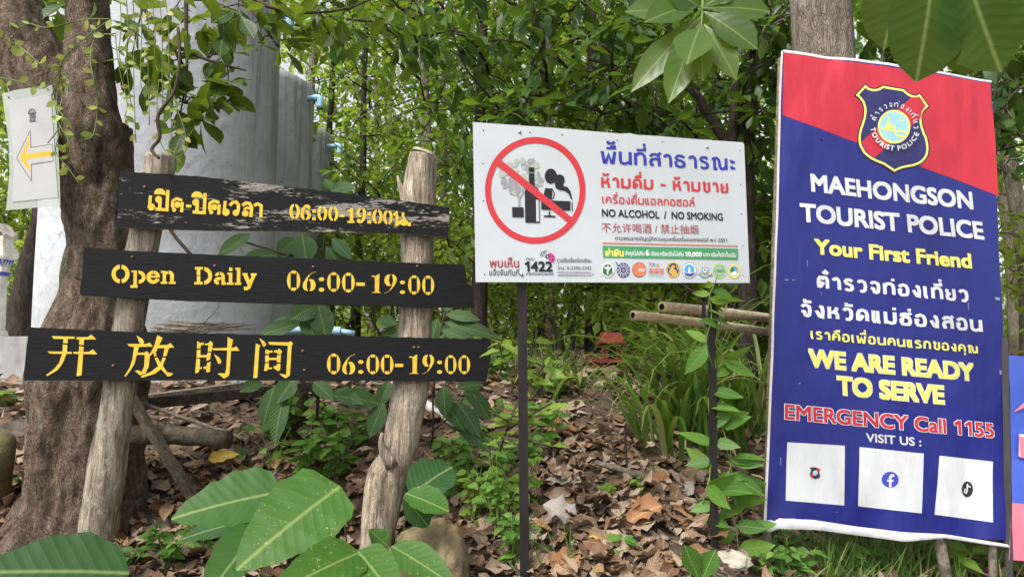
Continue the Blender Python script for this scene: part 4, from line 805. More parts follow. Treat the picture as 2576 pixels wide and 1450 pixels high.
    sr(716, 375, 760, 562); sr(692, 373, 760, 394); sr(677, 556, 768, 590); art.arc(784, 456, 84, 82, -92, 95, 46, Y)
    art.arc(964, 457, 86, 84, 92, 340, 48, Y); art.arc(964, 457, 86, 84, 2, 86, 44, Y); sr(925, 440, 1046, 462)
    sr(1082, 385, 1126, 540); sr(1060, 378, 1126, 402); sr(1058, 513, 1140, 540); sr(1176, 430, 1224, 540); sr(1160, 514, 1246, 542); art.arc(1160, 440, 64, 66, 0, 90, 46, Y); art.arc(1160, 440, 60, 60, 100, 150, 30, Y)
    sr(1512, 330, 1556, 430); sr(1512, 440, 1556, 546); sr(1488, 328, 1590, 360); sr(1482, 515, 1586, 548); art.arc(1606, 440, 98, 110, -90, 90, 50, Y)
    art.arc(1800, 452, 64, 62, 98, 165, 34, Y); art.arc(1800, 452, 64, 62, 0, 84, 42, Y); sr(1822, 450, 1864, 545); sr(1822, 520, 1878, 552); art.arc(1790, 504, 64, 50, 60, 268, 44, Y); sr(1786, 462, 1830, 482)
    sr(1918, 335, 1960, 380); sr(1915, 402, 1958, 545); sr(1893, 400, 1958, 424); sr(1888, 522, 1972, 552); sr(2015, 340, 2060, 545); sr(1995, 338, 2060, 364); sr(1988, 524, 2070, 554)
    sr(2085, 405, 2150, 432); sr(2190, 408, 2264, 436); art.stroke([(2118, 425), (2172, 545)], 50, Y); art.stroke([(2232, 425), (2165, 585), (2135, 600), (2105, 598)], 44, Y); art.rect(2103, 578, 2128, 616, Y)
    art.flush('lettering', b2); art.zoom(676, 618, .2576)
    digits(art, [('0', 179, 309, 240, 438, 0), ('6', 329, 461, 249, 441, 0), (':', 489, 543, 306, 447, 0), ('0', 571, 698, 257, 448, 0), ('0', 715, 841, 262, 454, 0), ('-', 855, 939, 358, 390, 2), ('1', 1001, 1099, 274, 459, 0), ('9', 1127, 1254, 279, 464, 0), (':', 1281, 1332, 338, 470, 0), ('0', 1361, 1479, 287, 474, 0), ('0', 1497, 1616, 291, 478, 0)], digit_b)
    art.build('lettering', b2)
    art = Art(WP).zoom(51.5, 798.6, .2925)
    for p in ([(270, 157), (468, 162), (467, 181), (288, 181)], [(482, 166), (578, 166), (612, 143), (653, 186), (484, 187)], [(372, 181), (410, 181), (408, 220), (368, 215)], [(508, 187), (550, 187), (545, 236), (506, 230)],
              [(366, 230), (405, 233), (403, 292), (443, 292), (443, 309), (398, 310), (385, 345), (360, 400), (320, 450), (232, 502), (222, 492), (290, 440), (335, 385), (360, 310), (255, 308), (235, 288), (364, 290)],
              [(508, 243), (547, 250), (543, 292), (590, 292), (626, 270), (662, 314), (541, 312), (528, 494), (484, 502), (503, 312), (456, 308), (456, 292), (504, 292)],
              [(1000, 152), (1050, 180), (1066, 210), (1050, 228), (1025, 215)],
              [(920, 224), (1085, 224), (1112, 213), (1142, 247), (1020, 250), (1008, 300), (1070, 297), (1088, 286), (1115, 315), (1105, 420), (1075, 478), (1030, 494), (985, 455), (1010, 450), (1045, 462), (1065, 420), (1070, 318), (1003, 318), (985, 390), (950, 450), (905, 508), (895, 500), (940, 430), (965, 350), (978, 250), (940, 246)],
              [(1180, 148), (1225, 173), (1195, 235), (1270, 232), (1290, 215), (1325, 256), (1280, 258), (1255, 330), (1228, 328), (1240, 260), (1180, 262), (1165, 300), (1172, 325), (1155, 335), (1145, 300), (1115, 330), (1112, 315), (1150, 245)],
              [(1155, 345), (1180, 340), (1205, 385), (1225, 340), (1252, 345), (1225, 410), (1260, 465), (1315, 478), (1300, 495), (1270, 505), (1210, 440), (1160, 480), (1045, 515), (1038, 500), (1120, 465), (1185, 415)],
              [(1522, 200), (1545, 215), (1577, 213), (1577, 232), (1552, 235), (1550, 263), (1518, 263)], [(1585, 225), (1620, 215), (1635, 198), (1657, 220), (1645, 290), (1612, 290), (1618, 235), (1587, 235)],
              [(1518, 275), (1550, 275), (1548, 320), (1605, 318), (1610, 300), (1640, 300), (1632, 355), (1600, 372), (1602, 340), (1548, 340), (1515, 345)], [(1513, 352), (1545, 352), (1543, 430), (1560, 420), (1562, 438), (1540, 440), (1535, 468), (1503, 478)], [(1575, 420), (1602, 415), (1605, 388), (1636, 375), (1630, 465), (1598, 468), (1600, 440), (1575, 438)],
              [(1645, 262), (1780, 258), (1782, 165), (1830, 190), (1815, 258), (1830, 256), (1857, 245), (1885, 283), (1812, 283), (1800, 470), (1790, 500), (1752, 522), (1725, 500), (1695, 480), (1715, 475), (1760, 478), (1770, 440), (1780, 280), (1660, 278)], [(1665, 310), (1710, 340), (1730, 375), (1722, 393), (1700, 393), (1690, 365)],
              [(2055, 174), (2100, 205), (2115, 230), (2095, 252), (2085, 240)], [(2025, 220), (2067, 238), (2055, 255), (2040, 500), (2035, 517), (2003, 517)], [(2130, 208), (2310, 210), (2325, 200), (2346, 222), (2333, 240), (2318, 495), (2280, 520), (2250, 500), (2225, 478), (2285, 490), (2300, 240), (2140, 230)],
              [(2108, 270), (2140, 282), (2168, 280), (2168, 298), (2140, 300), (2138, 312), (2105, 308)], [(2182, 280), (2210, 278), (2228, 265), (2252, 290), (2240, 312), (2208, 312), (2210, 298), (2182, 298)], [(2106, 322), (2138, 322), (2138, 345), (2205, 343), (2207, 322), (2240, 318), (2237, 385), (2205, 380), (2205, 362), (2138, 362), (2138, 378), (2105, 380)], [(2105, 390), (2138, 388), (2138, 430), (2165, 425), (2165, 440), (2130, 442), (2122, 455), (2095, 457)], [(2178, 415), (2205, 412), (2205, 395), (2237, 395), (2235, 445), (2215, 458), (2195, 445), (2178, 432)]):
        art.poly(p, Y)
    art.flush('lettering', b3); art.zoom(676, 618, .2576)
    digits(art, [('0', 569, 701, 1050, 1251, 0), ('6', 714, 846, 1052, 1252, 0), (':', 873, 926, 1113, 1247, 0), ('0', 954, 1079, 1059, 1251, 0), ('0', 1094, 1219, 1060, 1252, 0), ('-', 1232, 1313, 1149, 1181, 0), ('1', 1369, 1467, 1061, 1247, 0), ('9', 1498, 1619, 1062, 1251, 0), (':', 1643, 1693, 1117, 1247, 0), ('0', 1719, 1833, 1064, 1250, 0), ('0', 1851, 1966, 1066, 1250, 0)], digit_b)
    art.build('lettering', b3)
    for bd, sp in ((b1, [(364, 470), (1042, 566)]), (b2, [(333, 646), (540, 668), (1050, 669), (788, 671)]), (b3, [(285, 919), (1042, 873), (1053, 873), (762, 882), (766, 930)])):
        for x, y in sp:
            h = WP.hit(x, y); MB().add(*tube([h - WP.n * .002, h + WP.n * .003], [.0062, .005], 10)).build('nail', M['nail'], bd, True)
wooden_sign()

# ================================================================== quads: plane and depth from four corners of a rectangle
def quad_plane(c, d0):
    r = [ray(*p) for p in c]; A = np.array([r[1], -r[2], r[3]]).T; k = np.linalg.solve(A, r[0])       # d0*r0 - d1*r1 + d2*r2 - d3*r3 = 0
    Q = [EYE + d0 * r[0]] + [EYE + d0 * k[i] * r[i + 1] for i in range(3)]; return Plane(Q[3], Q[2] - Q[3], Q[0] - Q[3]), Q
# ---- prohibition sign
def prohibition_sign():
    pl, Q = quad_plane([(1190, 307), (1871, 358), (1886, 711), (1197, 709)], 2.57)
    r = thing('prohibition_sign', 'white no alcohol no smoking sign on two rusty iron posts', 'sign', G(1560, 1340))
    pn = slab(pl, [(1190, 307), (1400, 322), (1560, 336), (1585, 335), (1602, 339), (1640, 341), (1740, 349), (1868, 358), (1872, 363), (1886, 711), (1540, 710), (1197, 709)], .004, M['panel'], M['panel_back'], 'panel', r)
    for (x0, y0), (x1, y1), bk in (((1309, 325), (1319, 1350), .004), ((1786, 352), (1797, 1366), .004)):
        h = pl.hit((x0 + x1) / 2, 700); d = dep(h) + .022; t0 = P(x0, y0, dep(pl.hit(x0, y0)) + .022); b0 = P(x1, y1, d - .06); b0 = b0 + (b0 - t0) * .15; ax = unit(t0 - b0)
        w = .036; u = unit(pl.x - ax * np.dot(pl.x, ax)); v = np.cross(ax, u); mb = MB(); L = np.linalg.norm(t0 - b0); c = (t0 + b0) / 2
        mb.add(*box(c, w, .005, L, [u, v, ax])); mb.add(*box(c + u * (w / 2 - .0025) + v * (.019 if np.dot(v, pl.n) < 0 else -.019), .005, .033, L * .999, [u, v, ax])); mb.build('post', M['iron'], r)
    art = Art(pl).zoom(1210.7, 334.9, .1954); art.ell(693, 735, 647, 685, 'ink_red', hole=(571, 606), n=72); 
    random.seed(4)
    for i in range(46):
        a = random.uniform(0, 6.28); q = math.sqrt(random.random()); x = 520 + 265 * q * math.cos(a); y = 560 + 225 * q * math.sin(a)
        n = 9; rr = random.uniform(28, 62); art.poly([(x + rr * random.uniform(.6, 1.1) * math.cos(6.28 * k / n), y + rr * random.uniform(.6, 1.1) * math.sin(6.28 * k / n)) for k in range(n)], 'ink_sage' if (i % 5) < 3 - (y > 600) else 'ink_mauve')
    for pts, th in (([(487, 950), (487, 835), (440, 740), (420, 650)], 26), ([(487, 840), (530, 780), (540, 680)], 20), ([(480, 830), (470, 720)], 16)): art.stroke(pts, th, 'ink_mauve')
    K = 'ink_black'
    for p in ([(610, 440), (682, 442), (682, 506), (610, 502)], [(610, 514), (683, 518), (687, 685), (735, 720), (745, 790), (752, 1155), (566, 1150), (557, 745), (575, 705), (612, 680)], [(396, 950), (543, 955), (545, 1083), (398, 1080)], [(820, 706), (905, 712), (914, 770), (902, 852), (832, 850), (800, 795)], [(940, 648), (1060, 640), (1050, 680), (1110, 695), (1150, 755), (1167, 850), (1152, 850), (1125, 780), (1070, 740), (1000, 732), (958, 705)],
              [(768, 862), (1143, 875), (1145, 997), (770, 982)], [(1160, 880), (1172, 880), (1174, 1000), (1162, 1000)], [(868, 1005), (885, 1005), (886, 1058), (953, 1065), (955, 1083), (802, 1077), (802, 1060), (868, 1056)]): art.poly(p, K)
    art.ell(893, 553, 80, 96, K); art.ell(1005, 602, 66, 70, K); art.poly([(702, 857), (735, 862), (742, 1138), (706, 1136)], 'panel'); art.stroke([(905, 710), (937, 765), (930, 830), (900, 853)], 12, K)
    art.poly([(245, 338), (190, 412), (1132, 1165), (1180, 1098)], 'ink_red'); art.build('prohibition_symbol', pn)
    art = Art(pl); T = art.text
    T('พื้นที่สาธารณะ', (1511, 411.5), (1849.5, 430), 35, 'ink_blue', kind='thai', th=.21); T('ห้ามดื่ม – ห้ามขาย', (1512, 472), (1832, 486), 28, 'ink_red', kind='thai', th=.24); T('เครื่องดื่มแอลกอฮอล์', (1514, 511), (1747.5, 520), 18, 'ink_red', kind='thai', th=.19)
    T('NO ALCOHOL  /  NO SMOKING', (1514, 544), (1818, 554), 18, K, .022); T('不允许喝酒 / 禁止抽烟', (1513, 582), (1756, 587), 18, 'ink_dred', .0); T('ตามพระราชบัญญัติควบคุมเครื่องดื่มแอลกอฮอล์ พ.ศ.2551', (1547, 603.4), (1828, 608.6), 9.5, K, .006)
    art.flush('lettering', pn); art.zoom(1494, 579.6, .16); art.poly([(135, 185), (2255, 233), (2255, 252), (135, 205)], 'ink_orange'); art.poly([(135, 238), (2258, 285), (2265, 460), (142, 425)], 'ink_green')
    T('ฝ่าฝืน', (178, 398), (468, 403), 96, 'ink_yellow', .04)
    for s_, x0, x1, y0, y1, h, of in (('จำคุกไม่เกิน', 487, 790, 386, 392, 62, .025), ('6', 812, 868, 390, 390, 82, .05), ('เดือน', 892, 1022, 393, 396, 62, .025), ('หรือปรับไม่เกิน', 1042, 1408, 396, 402, 62, .025), ('10,000', 1428, 1695, 402, 408, 66, .04), ('บาท', 1715, 1815, 408, 410, 62, .025), ('หรือทั้งจำทั้งปรับ', 1835, 2232, 411, 418, 62, .025)): T(s_, (x0, y0), (x1, y1), h, 'ink_white', of)
    art.flush('penalty_strip', pn)
    def rimtext(x, y, a, b, m, t='MINISTRY OF PUBLIC HEALTH'): art.around(t, x, y, a, b, 160, 20, 15, m, inward=True)
    art.ell(213, 612, 112, 125, 'ink_white'); art.ell(213, 612, 112, 125, 'ink_mauve', hole=(107, 120)); art.ell(213, 612, 76, 84, 'ink_dgreen'); rimtext(213, 612, 90, 100, K)
    art.poly([(205, 690), (205, 560), (221, 560), (221, 690)], 'ink_white'); art.ell(213, 556, 12, 12, 'ink_white'); art.poly([(205, 580), (150, 562), (170, 605), (205, 612)], 'ink_white'); art.poly([(221, 580), (276, 562), (256, 605), (221, 612)], 'ink_white'); art.stroke([(195, 600), (235, 625), (195, 650), (228, 675)], 9, 'ink_white')
    art.flush('emblem', pn)
    art.ell(460, 622, 102, 117, 'ink_navy'); art.ell(460, 622, 74, 84, 'ink_white', hole=(68, 78)); art.ell(460, 622, 52, 60, 'ink_white'); art.ell(460, 622, 44, 50, 'ink_navy'); art.ell(460, 622, 20, 24, 'ink_mauve'); art.stroke([(340, 492), (385, 560)], 14, 'ink_grey'); art.stroke([(510, 680), (545, 708)], 9, 'ink_grey')
    for k in range(12): a = k * 30; art.ell(460 + 88 * math.cos(R(a)), 622 + 100 * math.sin(R(a)), 8, 9, 'ink_white', n=8)
    art.flush('emblem', pn)
    art.ell(708, 615, 108, 117, 'ink_grey'); art.ell(708, 615, 102, 111, 'ink_orange'); T('สคล', (700, 640), (800, 644), 56, 'ink_white', .02)
    art.flush('emblem', pn)
    for x, y, m in ((884, 528, 'ink_orange'), (936, 535, 'ink_teal'), (1000, 545, 'ink_orange')):
        art.stroke([(x - 24, y - 22), (x, y), (x + 26, y - 18)], 9, m); art.stroke([(x - 20, y + 26), (x, y), (x + 20, y + 28)], 9, m); art.ell(x, y - 18, 8, 8, m, n=10)
    T('สสส', (860, 665), (1100, 672), 88, 'ink_orange', .03); T('สำนักงานกองทุนสนับสนุน', (862, 700), (1096, 704), 15, 'ink_teal', .01); T('การสร้างเสริมสุขภาพ', (862, 728), (1096, 732), 15, 'ink_mauve', .01)
    art.flush('emblem', pn)
    art.ell(1243, 616, 110, 125, 'ink_gold'); art.ell(1243, 616, 88, 102, 'ink_navy'); art.poly([(1190, 690), (1180, 640), (1200, 590), (1215, 560), (1235, 540), (1262, 545), (1266, 575), (1255, 600), (1300, 640), (1306, 690), (1280, 712), (1225, 712)], 'ink_gold'); art.stroke([(1300, 620), (1322, 590), (1290, 570), (1300, 548)], 14, 'ink_gold'); art.stroke([(1190, 600), (1172, 560)], 14, 'ink_gold'); art.stroke([(1215, 705), (1195, 670)], 12, 'ink_navy')
    art.flush('emblem', pn)
    art.ell(1497, 626, 112, 125, 'ink_white'); art.ell(1497, 626, 112, 125, 'ink_navy', hole=(106, 119)); art.ell(1497, 622, 80, 90, 'ink_cyan'); art.poly([(1420, 665), (1450, 700), (1497, 712), (1545, 700), (1575, 665)], 'ink_blue'); art.stroke([(1420, 655), (1497, 672), (1575, 655)], 10, 'ink_white'); art.poly([(1482, 600), (1497, 560), (1512, 600), (1512, 665), (1482, 665)], 'ink_white'); rimtext(1497, 626, 92, 103, 'ink_navy', 'OFFICE OF TOURISM AND SPORTS')
    art.flush('emblem', pn)
    art.poly([(1735, 600), (1741, 515), (1748, 600)], 'ink_gold'); art.poly([(1690, 580), (1795, 585), (1790, 650), (1742, 690), (1695, 648)], 'ink_teal'); art.poly([(1706, 592), (1780, 596), (1776, 642), (1742, 668), (1710, 640)], 'ink_white'); art.arc(1742, 640, 100, 108, 195, 345, 18, 'ink_teal'); art.arc(1742, 620, 80, 80, 200, 340, 14, 'ink_gold'); art.ell(1742, 622, 14, 14, 'ink_grey', n=10)
    art.flush('emblem', pn)
    art.ell(1972, 633, 106, 120, 'ink_lime'); art.ell(1972, 633, 78, 88, 'ink_dgreen', hole=(72, 82)); art.ell(1972, 633, 70, 80, 'ink_sage'); art.poly([(1906, 640), (1945, 605), (1990, 625), (2036, 600), (2040, 650), (1972, 665)], 'ink_green'); art.ell(1886, 650, 9, 9, 'ink_red', n=10); art.ell(2055, 655, 9, 9, 'ink_red', n=10)
    art.flush('emblem', pn)
    art.ell(2203, 637, 98, 119, 'ink_gold'); art.ell(2203, 637, 92, 112, 'ink_yellow'); art.ell(2203, 637, 66, 80, 'ink_cyan'); art.poly([(2140, 620), (2160, 580), (2190, 575), (2205, 650), (2145, 665)], 'ink_dgreen'); art.poly([(2145, 680), (2180, 640), (2230, 645), (2260, 685), (2203, 716)], 'ink_white'); art.poly([(2225, 640), (2238, 600), (2252, 640)], 'ink_gold')
    art.flush('emblem', pn)
    art.zoom(1197.8, 618.2, .13)
    T('พบเห็น', (258, 408), (830, 412), 150, 'ink_dred', .02); T('แจ้งจับทันที', (255, 570), (830, 572), 110, K, .004); T('DDC', (960, 278), (1127, 280), 50, K, .0, skew=.25); T('1422', (940, 487), (1478, 487), 180, K, .03); T('สายด่วนควบคุมโรค', (960, 560), (1490, 562), 48, K, .012, skew=.2); T('ศูนย์รับเรื่องร้องเรียน', (1568, 315), (2222, 318), 74, K, .006); T('โทร. 0-2590-3342', (1575, 458), (2225, 458), 62, K, .0); art.poly([(1575, 504), (2225, 510), (2225, 522), (1575, 516)], 'ink_purple'); T('www.thaiantialcohol.com', (1575, 582), (2228, 588), 46, K, .0)
    art.flush('lettering', pn)
    art.ell(1452, 224, 66, 96, 'ink_pink', rot=-.5); art.ell(1375, 203, 44, 36, K); art.ell(1380, 206, 13, 16, 'ink_white', n=12); art.ell(1420, 235, 11, 12, 'ink_purple', n=12); art.ell(1475, 268, 22, 22, 'ink_purple', n=14); art.stroke([(1400, 190), (1450, 190), (1515, 215)], 10, K); art.stroke([(1238, 195), (1262, 130), (1362, 84)], 13, K); art.stroke([(1272, 210), (1292, 160), (1362, 130)], 11, K)
    art.build('ladybird_emblem', pn)
    for x, y, q in ((1307, 332, .0075), (1778, 370, .007), (1312, 690, .008), (1788, 690, .007), (1216, 328, .0035), (1333, 333, .0035), (1414, 339, .0035), (1553, 352, .003), (1666, 356, .003), (1215, 411, .003), (1216, 505, .003), (1861, 379, .003), (1863, 464, .003), (1865, 538, .003), (1869, 617, .003), (1869, 692, .003), (1219, 690, .003), (1492, 690, .003), (1755, 690, .003)):
        h = pl.hit(x, y); mb = MB(); mb.add(*tube([h - pl.n * .001, h + pl.n * q * .35, h + pl.n * q * .75], [q, q * .8, q * .25], 12)); mb.build('bolt' if q > .005 else 'screw', M['bolt' if q > .005 else 'ink_grey'], pn, True)
    return pl
SIGN = prohibition_sign()

# ---- tourist police banner
def shield(art, cx=638, cy=700, k=1.0, full=True):
    O = [(250, 105), (105, 265), (160, 315), (200, 370), (222, 440), (225, 480), (215, 560), (190, 640), (165, 710), (148, 790), (145, 850), (150, 910), (165, 960), (215, 1050), (262, 1095), (320, 1140), (400, 1180), (480, 1210), (560, 1262), (640, 1315), (700, 1282), (760, 1260), (900, 1232), (970, 1208), (1030, 1175), (1075, 1130), (1105, 1080), (1120, 1000), (1115, 920), (1095, 830), (1065, 770), (1040, 700), (1025, 640), (1020, 580), (1028, 525), (1045, 485), (1080, 455), (1130, 415), (990, 222), (965, 242), (930, 258), (880, 252), (840, 232), (800, 200), (770, 175), (480, 125), (450, 148), (420, 162), (385, 172), (350, 172), (310, 160), (280, 138)]
    f = (lambda L: [(cx + (x - 638) * k, cy + (y - 700) * k) for x, y in L])
    art.poly(f(O), 'e_black'); art.poly(f(inset(O, 16)), 'b_yellow'); art.poly(f(inset(O, 44)), 'e_navy')
    art.poly(f([(870, 296), (940, 292), (984, 282), (1068, 408), (1012, 478), (996, 574), (372, 1108), (305, 1062), (240, 980), (200, 890)]), 'red')
    c = f([(638, 690)])[0]; art.ell(*c, 222 * k, 227 * k, 'b_yellow'); art.ell(*c, 194 * k, 198 * k, 'e_blue')
    if full:
        for p in ([(552, 553), (570, 553), (582, 650), (625, 740), (498, 722), (540, 640)], [(470, 655), (488, 720), (455, 722)], [(458, 715), (830, 765), (830, 778), (458, 732)], [(600, 648), (625, 668), (662, 672), (665, 705), (645, 715), (662, 770), (700, 800), (820, 815), (800, 838), (690, 830), (645, 790), (625, 720)], [(680, 765), (690, 735), (740, 735), (790, 745), (800, 770)], [(690, 598), (770, 606), (765, 616), (690, 606)]): art.poly(f(p), 'b_yellow')
        art.around('ตำรวจท่องเที่ยว', *c, 262, 268, -166, 8, 62, 'b_white', kind='thai'); art.around('TOURIST POLICE', *c, 325, 332, 178, 18, 62, 'b_white', inward=True)
def banner():
    pl, Q = quad_plane([(1968, 128), (2492, 205), (2540, 1368), (1923, 1333)], 3.42)
    r = thing('tourist_police_banner', 'tall red and navy tourist police banner on a wooden frame', 'banner', G(2230, 1400))
    L = pl.loc
    def sheet(px_poly, m, z, name, par, nx=26, ny=52):
        """a cloth patch between four pixel corners, sagging slightly"""
        c = [L(*p) for p in px_poly]; V = []; F = []; U = []
        for j in range(ny + 1):
            for i in range(nx + 1):
                u, v = i / nx, j / ny; p = (c[0] * (1 - u) + c[1] * u) * (1 - v) + (c[3] * (1 - u) + c[2] * u) * v; V.append(pl.at(p, z)); U.append(tuple(p))
        for j in range(ny):
            for i in range(nx): a = j * (nx + 1) + i; F.append((a, a + 1, a + nx + 2, a + nx + 1))
        return MB().add(V, F, 0, U).build(name, m, par, True)
    sh = sheet([(1968, 128), (2492, 205), (2539, 1358), (1924, 1312)], M['navy'], 0, 'sheet', r)
    art = Art(pl, .0005); art.poly([(1970, 134), (2489, 210), (2509, 495), (1967, 291)], 'red'); art.build('red_field', sh)
    art = Art(pl, .0003); art.poly([(1968, 127), (2230, 162), (2492, 204), (2492, 209), (2230, 168), (1970, 134)], 'b_white'); art.poly([(1963, 131), (1968, 128), (1924, 1312), (1917, 1318)], 'b_white'); art.poly([(1963.5, 131), (1965, 131), (1919, 1312), (1917.5, 1312)], 'ink_gold'); art.build('hem_edge', sh)
    # hem strip folded loose along the bottom
    pts_t = [(1921, 1307), (1935, 1304), (1942, 1308), (1946, 1300), (2040, 1305), (2150, 1322), (2260, 1335), (2375, 1342), (2440, 1352), (2525, 1366)]; pts_b = [(1921, 1334), (1938, 1334), (1944, 1322), (1950, 1326), (2050, 1330), (2150, 1344), (2260, 1358), (2375, 1352), (2440, 1362), (2525, 1374)]
    V = []; U = []; n = 60; F = []
    tx = [p[0] for p in pts_t]
    for i in range(n + 1):
        x = 1921 + (2525 - 1921) * i / n; yt = np.interp(x, tx, [p[1] for p in pts_t]); yb = np.interp(x, [p[0] for p in pts_b], [p[1] for p in pts_b]); w = .007 * nz(i * .5, 1)
        for j, y in enumerate((yt, yt * .45 + yb * .55, yb)): V.append(pl.at(L(x, y), .006 + (0, .010, .003)[j] + w * (j > 0) + .004 * (j > 0))); U.append((i / n * 1.2, j * .02))
    for i in range(n):
        for j in range(2): a = i * 3 + j; F.append((a, a + 1, a + 4, a + 3))
    MB().add(V, F, 0, U).build('hem', M['b_white'], sh, True)
    art = Art(pl, .0018, .00012).zoom(2125.2, 193.2, .18652); shield(art); art.build('police_emblem', sh)
    art = Art(pl, .0008)
    for x, y, w, h in ((1968, 704, 12, 3), (1988, 705, 7, 2), (1958, 1150, 2, 20), (1975, 1180, 2, 9), (2024, 655, 2, 20), (2060, 735, 1.5, 10), (2496, 748, 14, 9), (2003, 963, 6, 3), (2510, 930, 6, 12), (1975, 1300, 22, 2), (2430, 760, 2, 22), (2100, 1285, 3, 2), (2050, 1240, 2, 3)):
        art.poly([(x + w * rng.uniform(-.1, .15), y), (x + w, y + h * rng.uniform(0, .3)), (x + w * .8, y + h), (x + w * .3, y + h * .9), (x, y + h * .6)], 'scuff')
    art.build('scuff_marks', sh)
    art = Art(pl, .0016, .00004); T = art.text; Wt = 'b_white'; Yw = 'b_yellow'
    T('MAEHONGSON', (2035, 483), (2444, 527), 41, Wt, .034); T('TOURIST POLICE', (2007.6, 558), (2471, 603), 42, Wt, .034); T('Your First Friend', (2042.5, 639.5), (2437.7, 676), 35, Yw, .036)
    art.flush('lettering', sh)
    T('ตำรวจท่องเที่ยว', (2049, 727), (2432, 762), 33, Wt, kind='thai', th=.27); T('จังหวัดแม่ฮ่องสอน', (2009, 797.5), (2467, 836.6), 34, Wt, kind='thai', th=.27); T('เราคือเพื่อนคนแรกของคุณ', (2034, 853), (2455, 890), 21.5, Yw, kind='thai', th=.24)
    art.flush('lettering', sh)
    for s_, l, q, h in (('WE ARE READY', (2028.7, 920.6), (2447, 956.6), 41), ('TO SERVE', (2101, 990), (2372.6, 1014.7), 43)):
        sp_ = span(layout_font(s_, .056)); T(s_, l, q, h, Wt, .056, same=sp_); T(s_, l, q, h, Yw, .036, same=sp_)
    art.flush('lettering', sh)
    sp_ = span(layout_font('EMERGENCY Call 1155', .052)); T('EMERGENCY Call 1155', (1966.8, 1052), (2498, 1099.4), 35, Wt, .052, same=sp_); T('EMERGENCY Call 1155', (1966.8, 1052), (2498, 1099.4), 35, 'red', .021, same=sp_)
    art.flush('lettering', sh)
    T('VISIT US :', (2175, 1109), (2313, 1121), 20, Wt, .018); art.build('lettering', sh)
    for k, q in enumerate(([(287, 160), (840, 193), (836, 762), (268, 713)], [(982, 205), (1595, 268), (1580, 838), (972, 770)], [(1745, 287), (2256, 345), (2248, 922), (1703, 850)])):
        art = Art(pl, .0016).zoom(1899.8, 1069, .2629); art.poly(q, Wt); pnl = art.build('white_square', sh); art = Art(pl, .0030, .00015).zoom(1899.8, 1069, .2629)
        if k == 0: shield(art, 550, 452, .105, False); nm = 'police_emblem'
        elif k == 1:
            art.ell(1272, 515, 80, 75, 'fb_blue'); art.stroke([(1310, 478), (1285, 476), (1272, 492), (1270, 588)], 24, Wt); art.stroke([(1240, 524), (1302, 528)], 18, Wt); nm = 'letter_emblem'
        else:
            art.ell(2015, 608, 54, 75, 'e_black'); art.stroke([(2015, 555), (2014, 625), (2003, 645), (1988, 635), (1990, 612), (2002, 606)], 13, Wt); art.stroke([(2015, 560), (2028, 582), (2046, 588)], 12, Wt); nm = 'note_emblem'
        art.build(nm, pnl)
    def fold(x, y):
        a = .015 * noise.noise(Vector((x * 1.5 + y * .5, y * .9 - x * .5, 3.3))) + .008 * noise.noise(Vector(((x + y * .55) * 5.5, (y - x * .55) * 1.1, 8.1)))
        lo = max(0, (.32 - y) / .32); a += .012 * lo * lo * math.sin(x * 13 + 2 * noise.noise(Vector((x * 3, y * 3, 0)))) + .004 * lo * noise.noise(Vector((x * 16, y * 9, 2)))
        dx, dy = x - .36, y - 2.33; a -= .012 * math.exp(-(dx * dx / .006 + dy * dy / .012)); return a + .012
    for o in [sh] + [c for c in sh.children] + [g for c in sh.children for g in c.children]: ripple(o, pl, fold, .014 if 'emblem' in o.name else .03)
    # frame poles behind the sheet, their feet in the ground
    def pole(x0, y0, x1, y1, rad, name='pole', back=.03, m='wood_grey'):
        a = pl.at(L(x0, y0), -back); b_ = pl.at(L(x1, y1), -back); MB().add(*tube([a, (a + b_) / 2, b_ + (b_ - a) * .04], rad, 10, .08, 20, sub=6)).build(name, M[m], r, True)
    pole(1975, 140, 1936, 1410, .02); pole(2482, 215, 2512, 1450, .018); pole(2230, 600, 2393, 1440, .024, back=.035); pole(1972, 150, 2488, 222, .017, 'rail'); pole(1936, 1290, 2530, 1345, .017, 'rail')
    for x, y in ((2128, 152), (1945, 803), (2520, 885), (1935, 1010)):
        h = pl.hit(x, y); MB().add(*tube([h + pl.x * -.03 + pl.n * .003, h + pl.n * .007 + pl.y * .012, h + pl.x * .03 + pl.n * .003 - pl.y * .008, h + pl.x * .022 - pl.n * .03], .0016, 5, sub=3)).build('tie_wire', M['wire'], r)
    return pl, Q
BAN, BQ = banner()
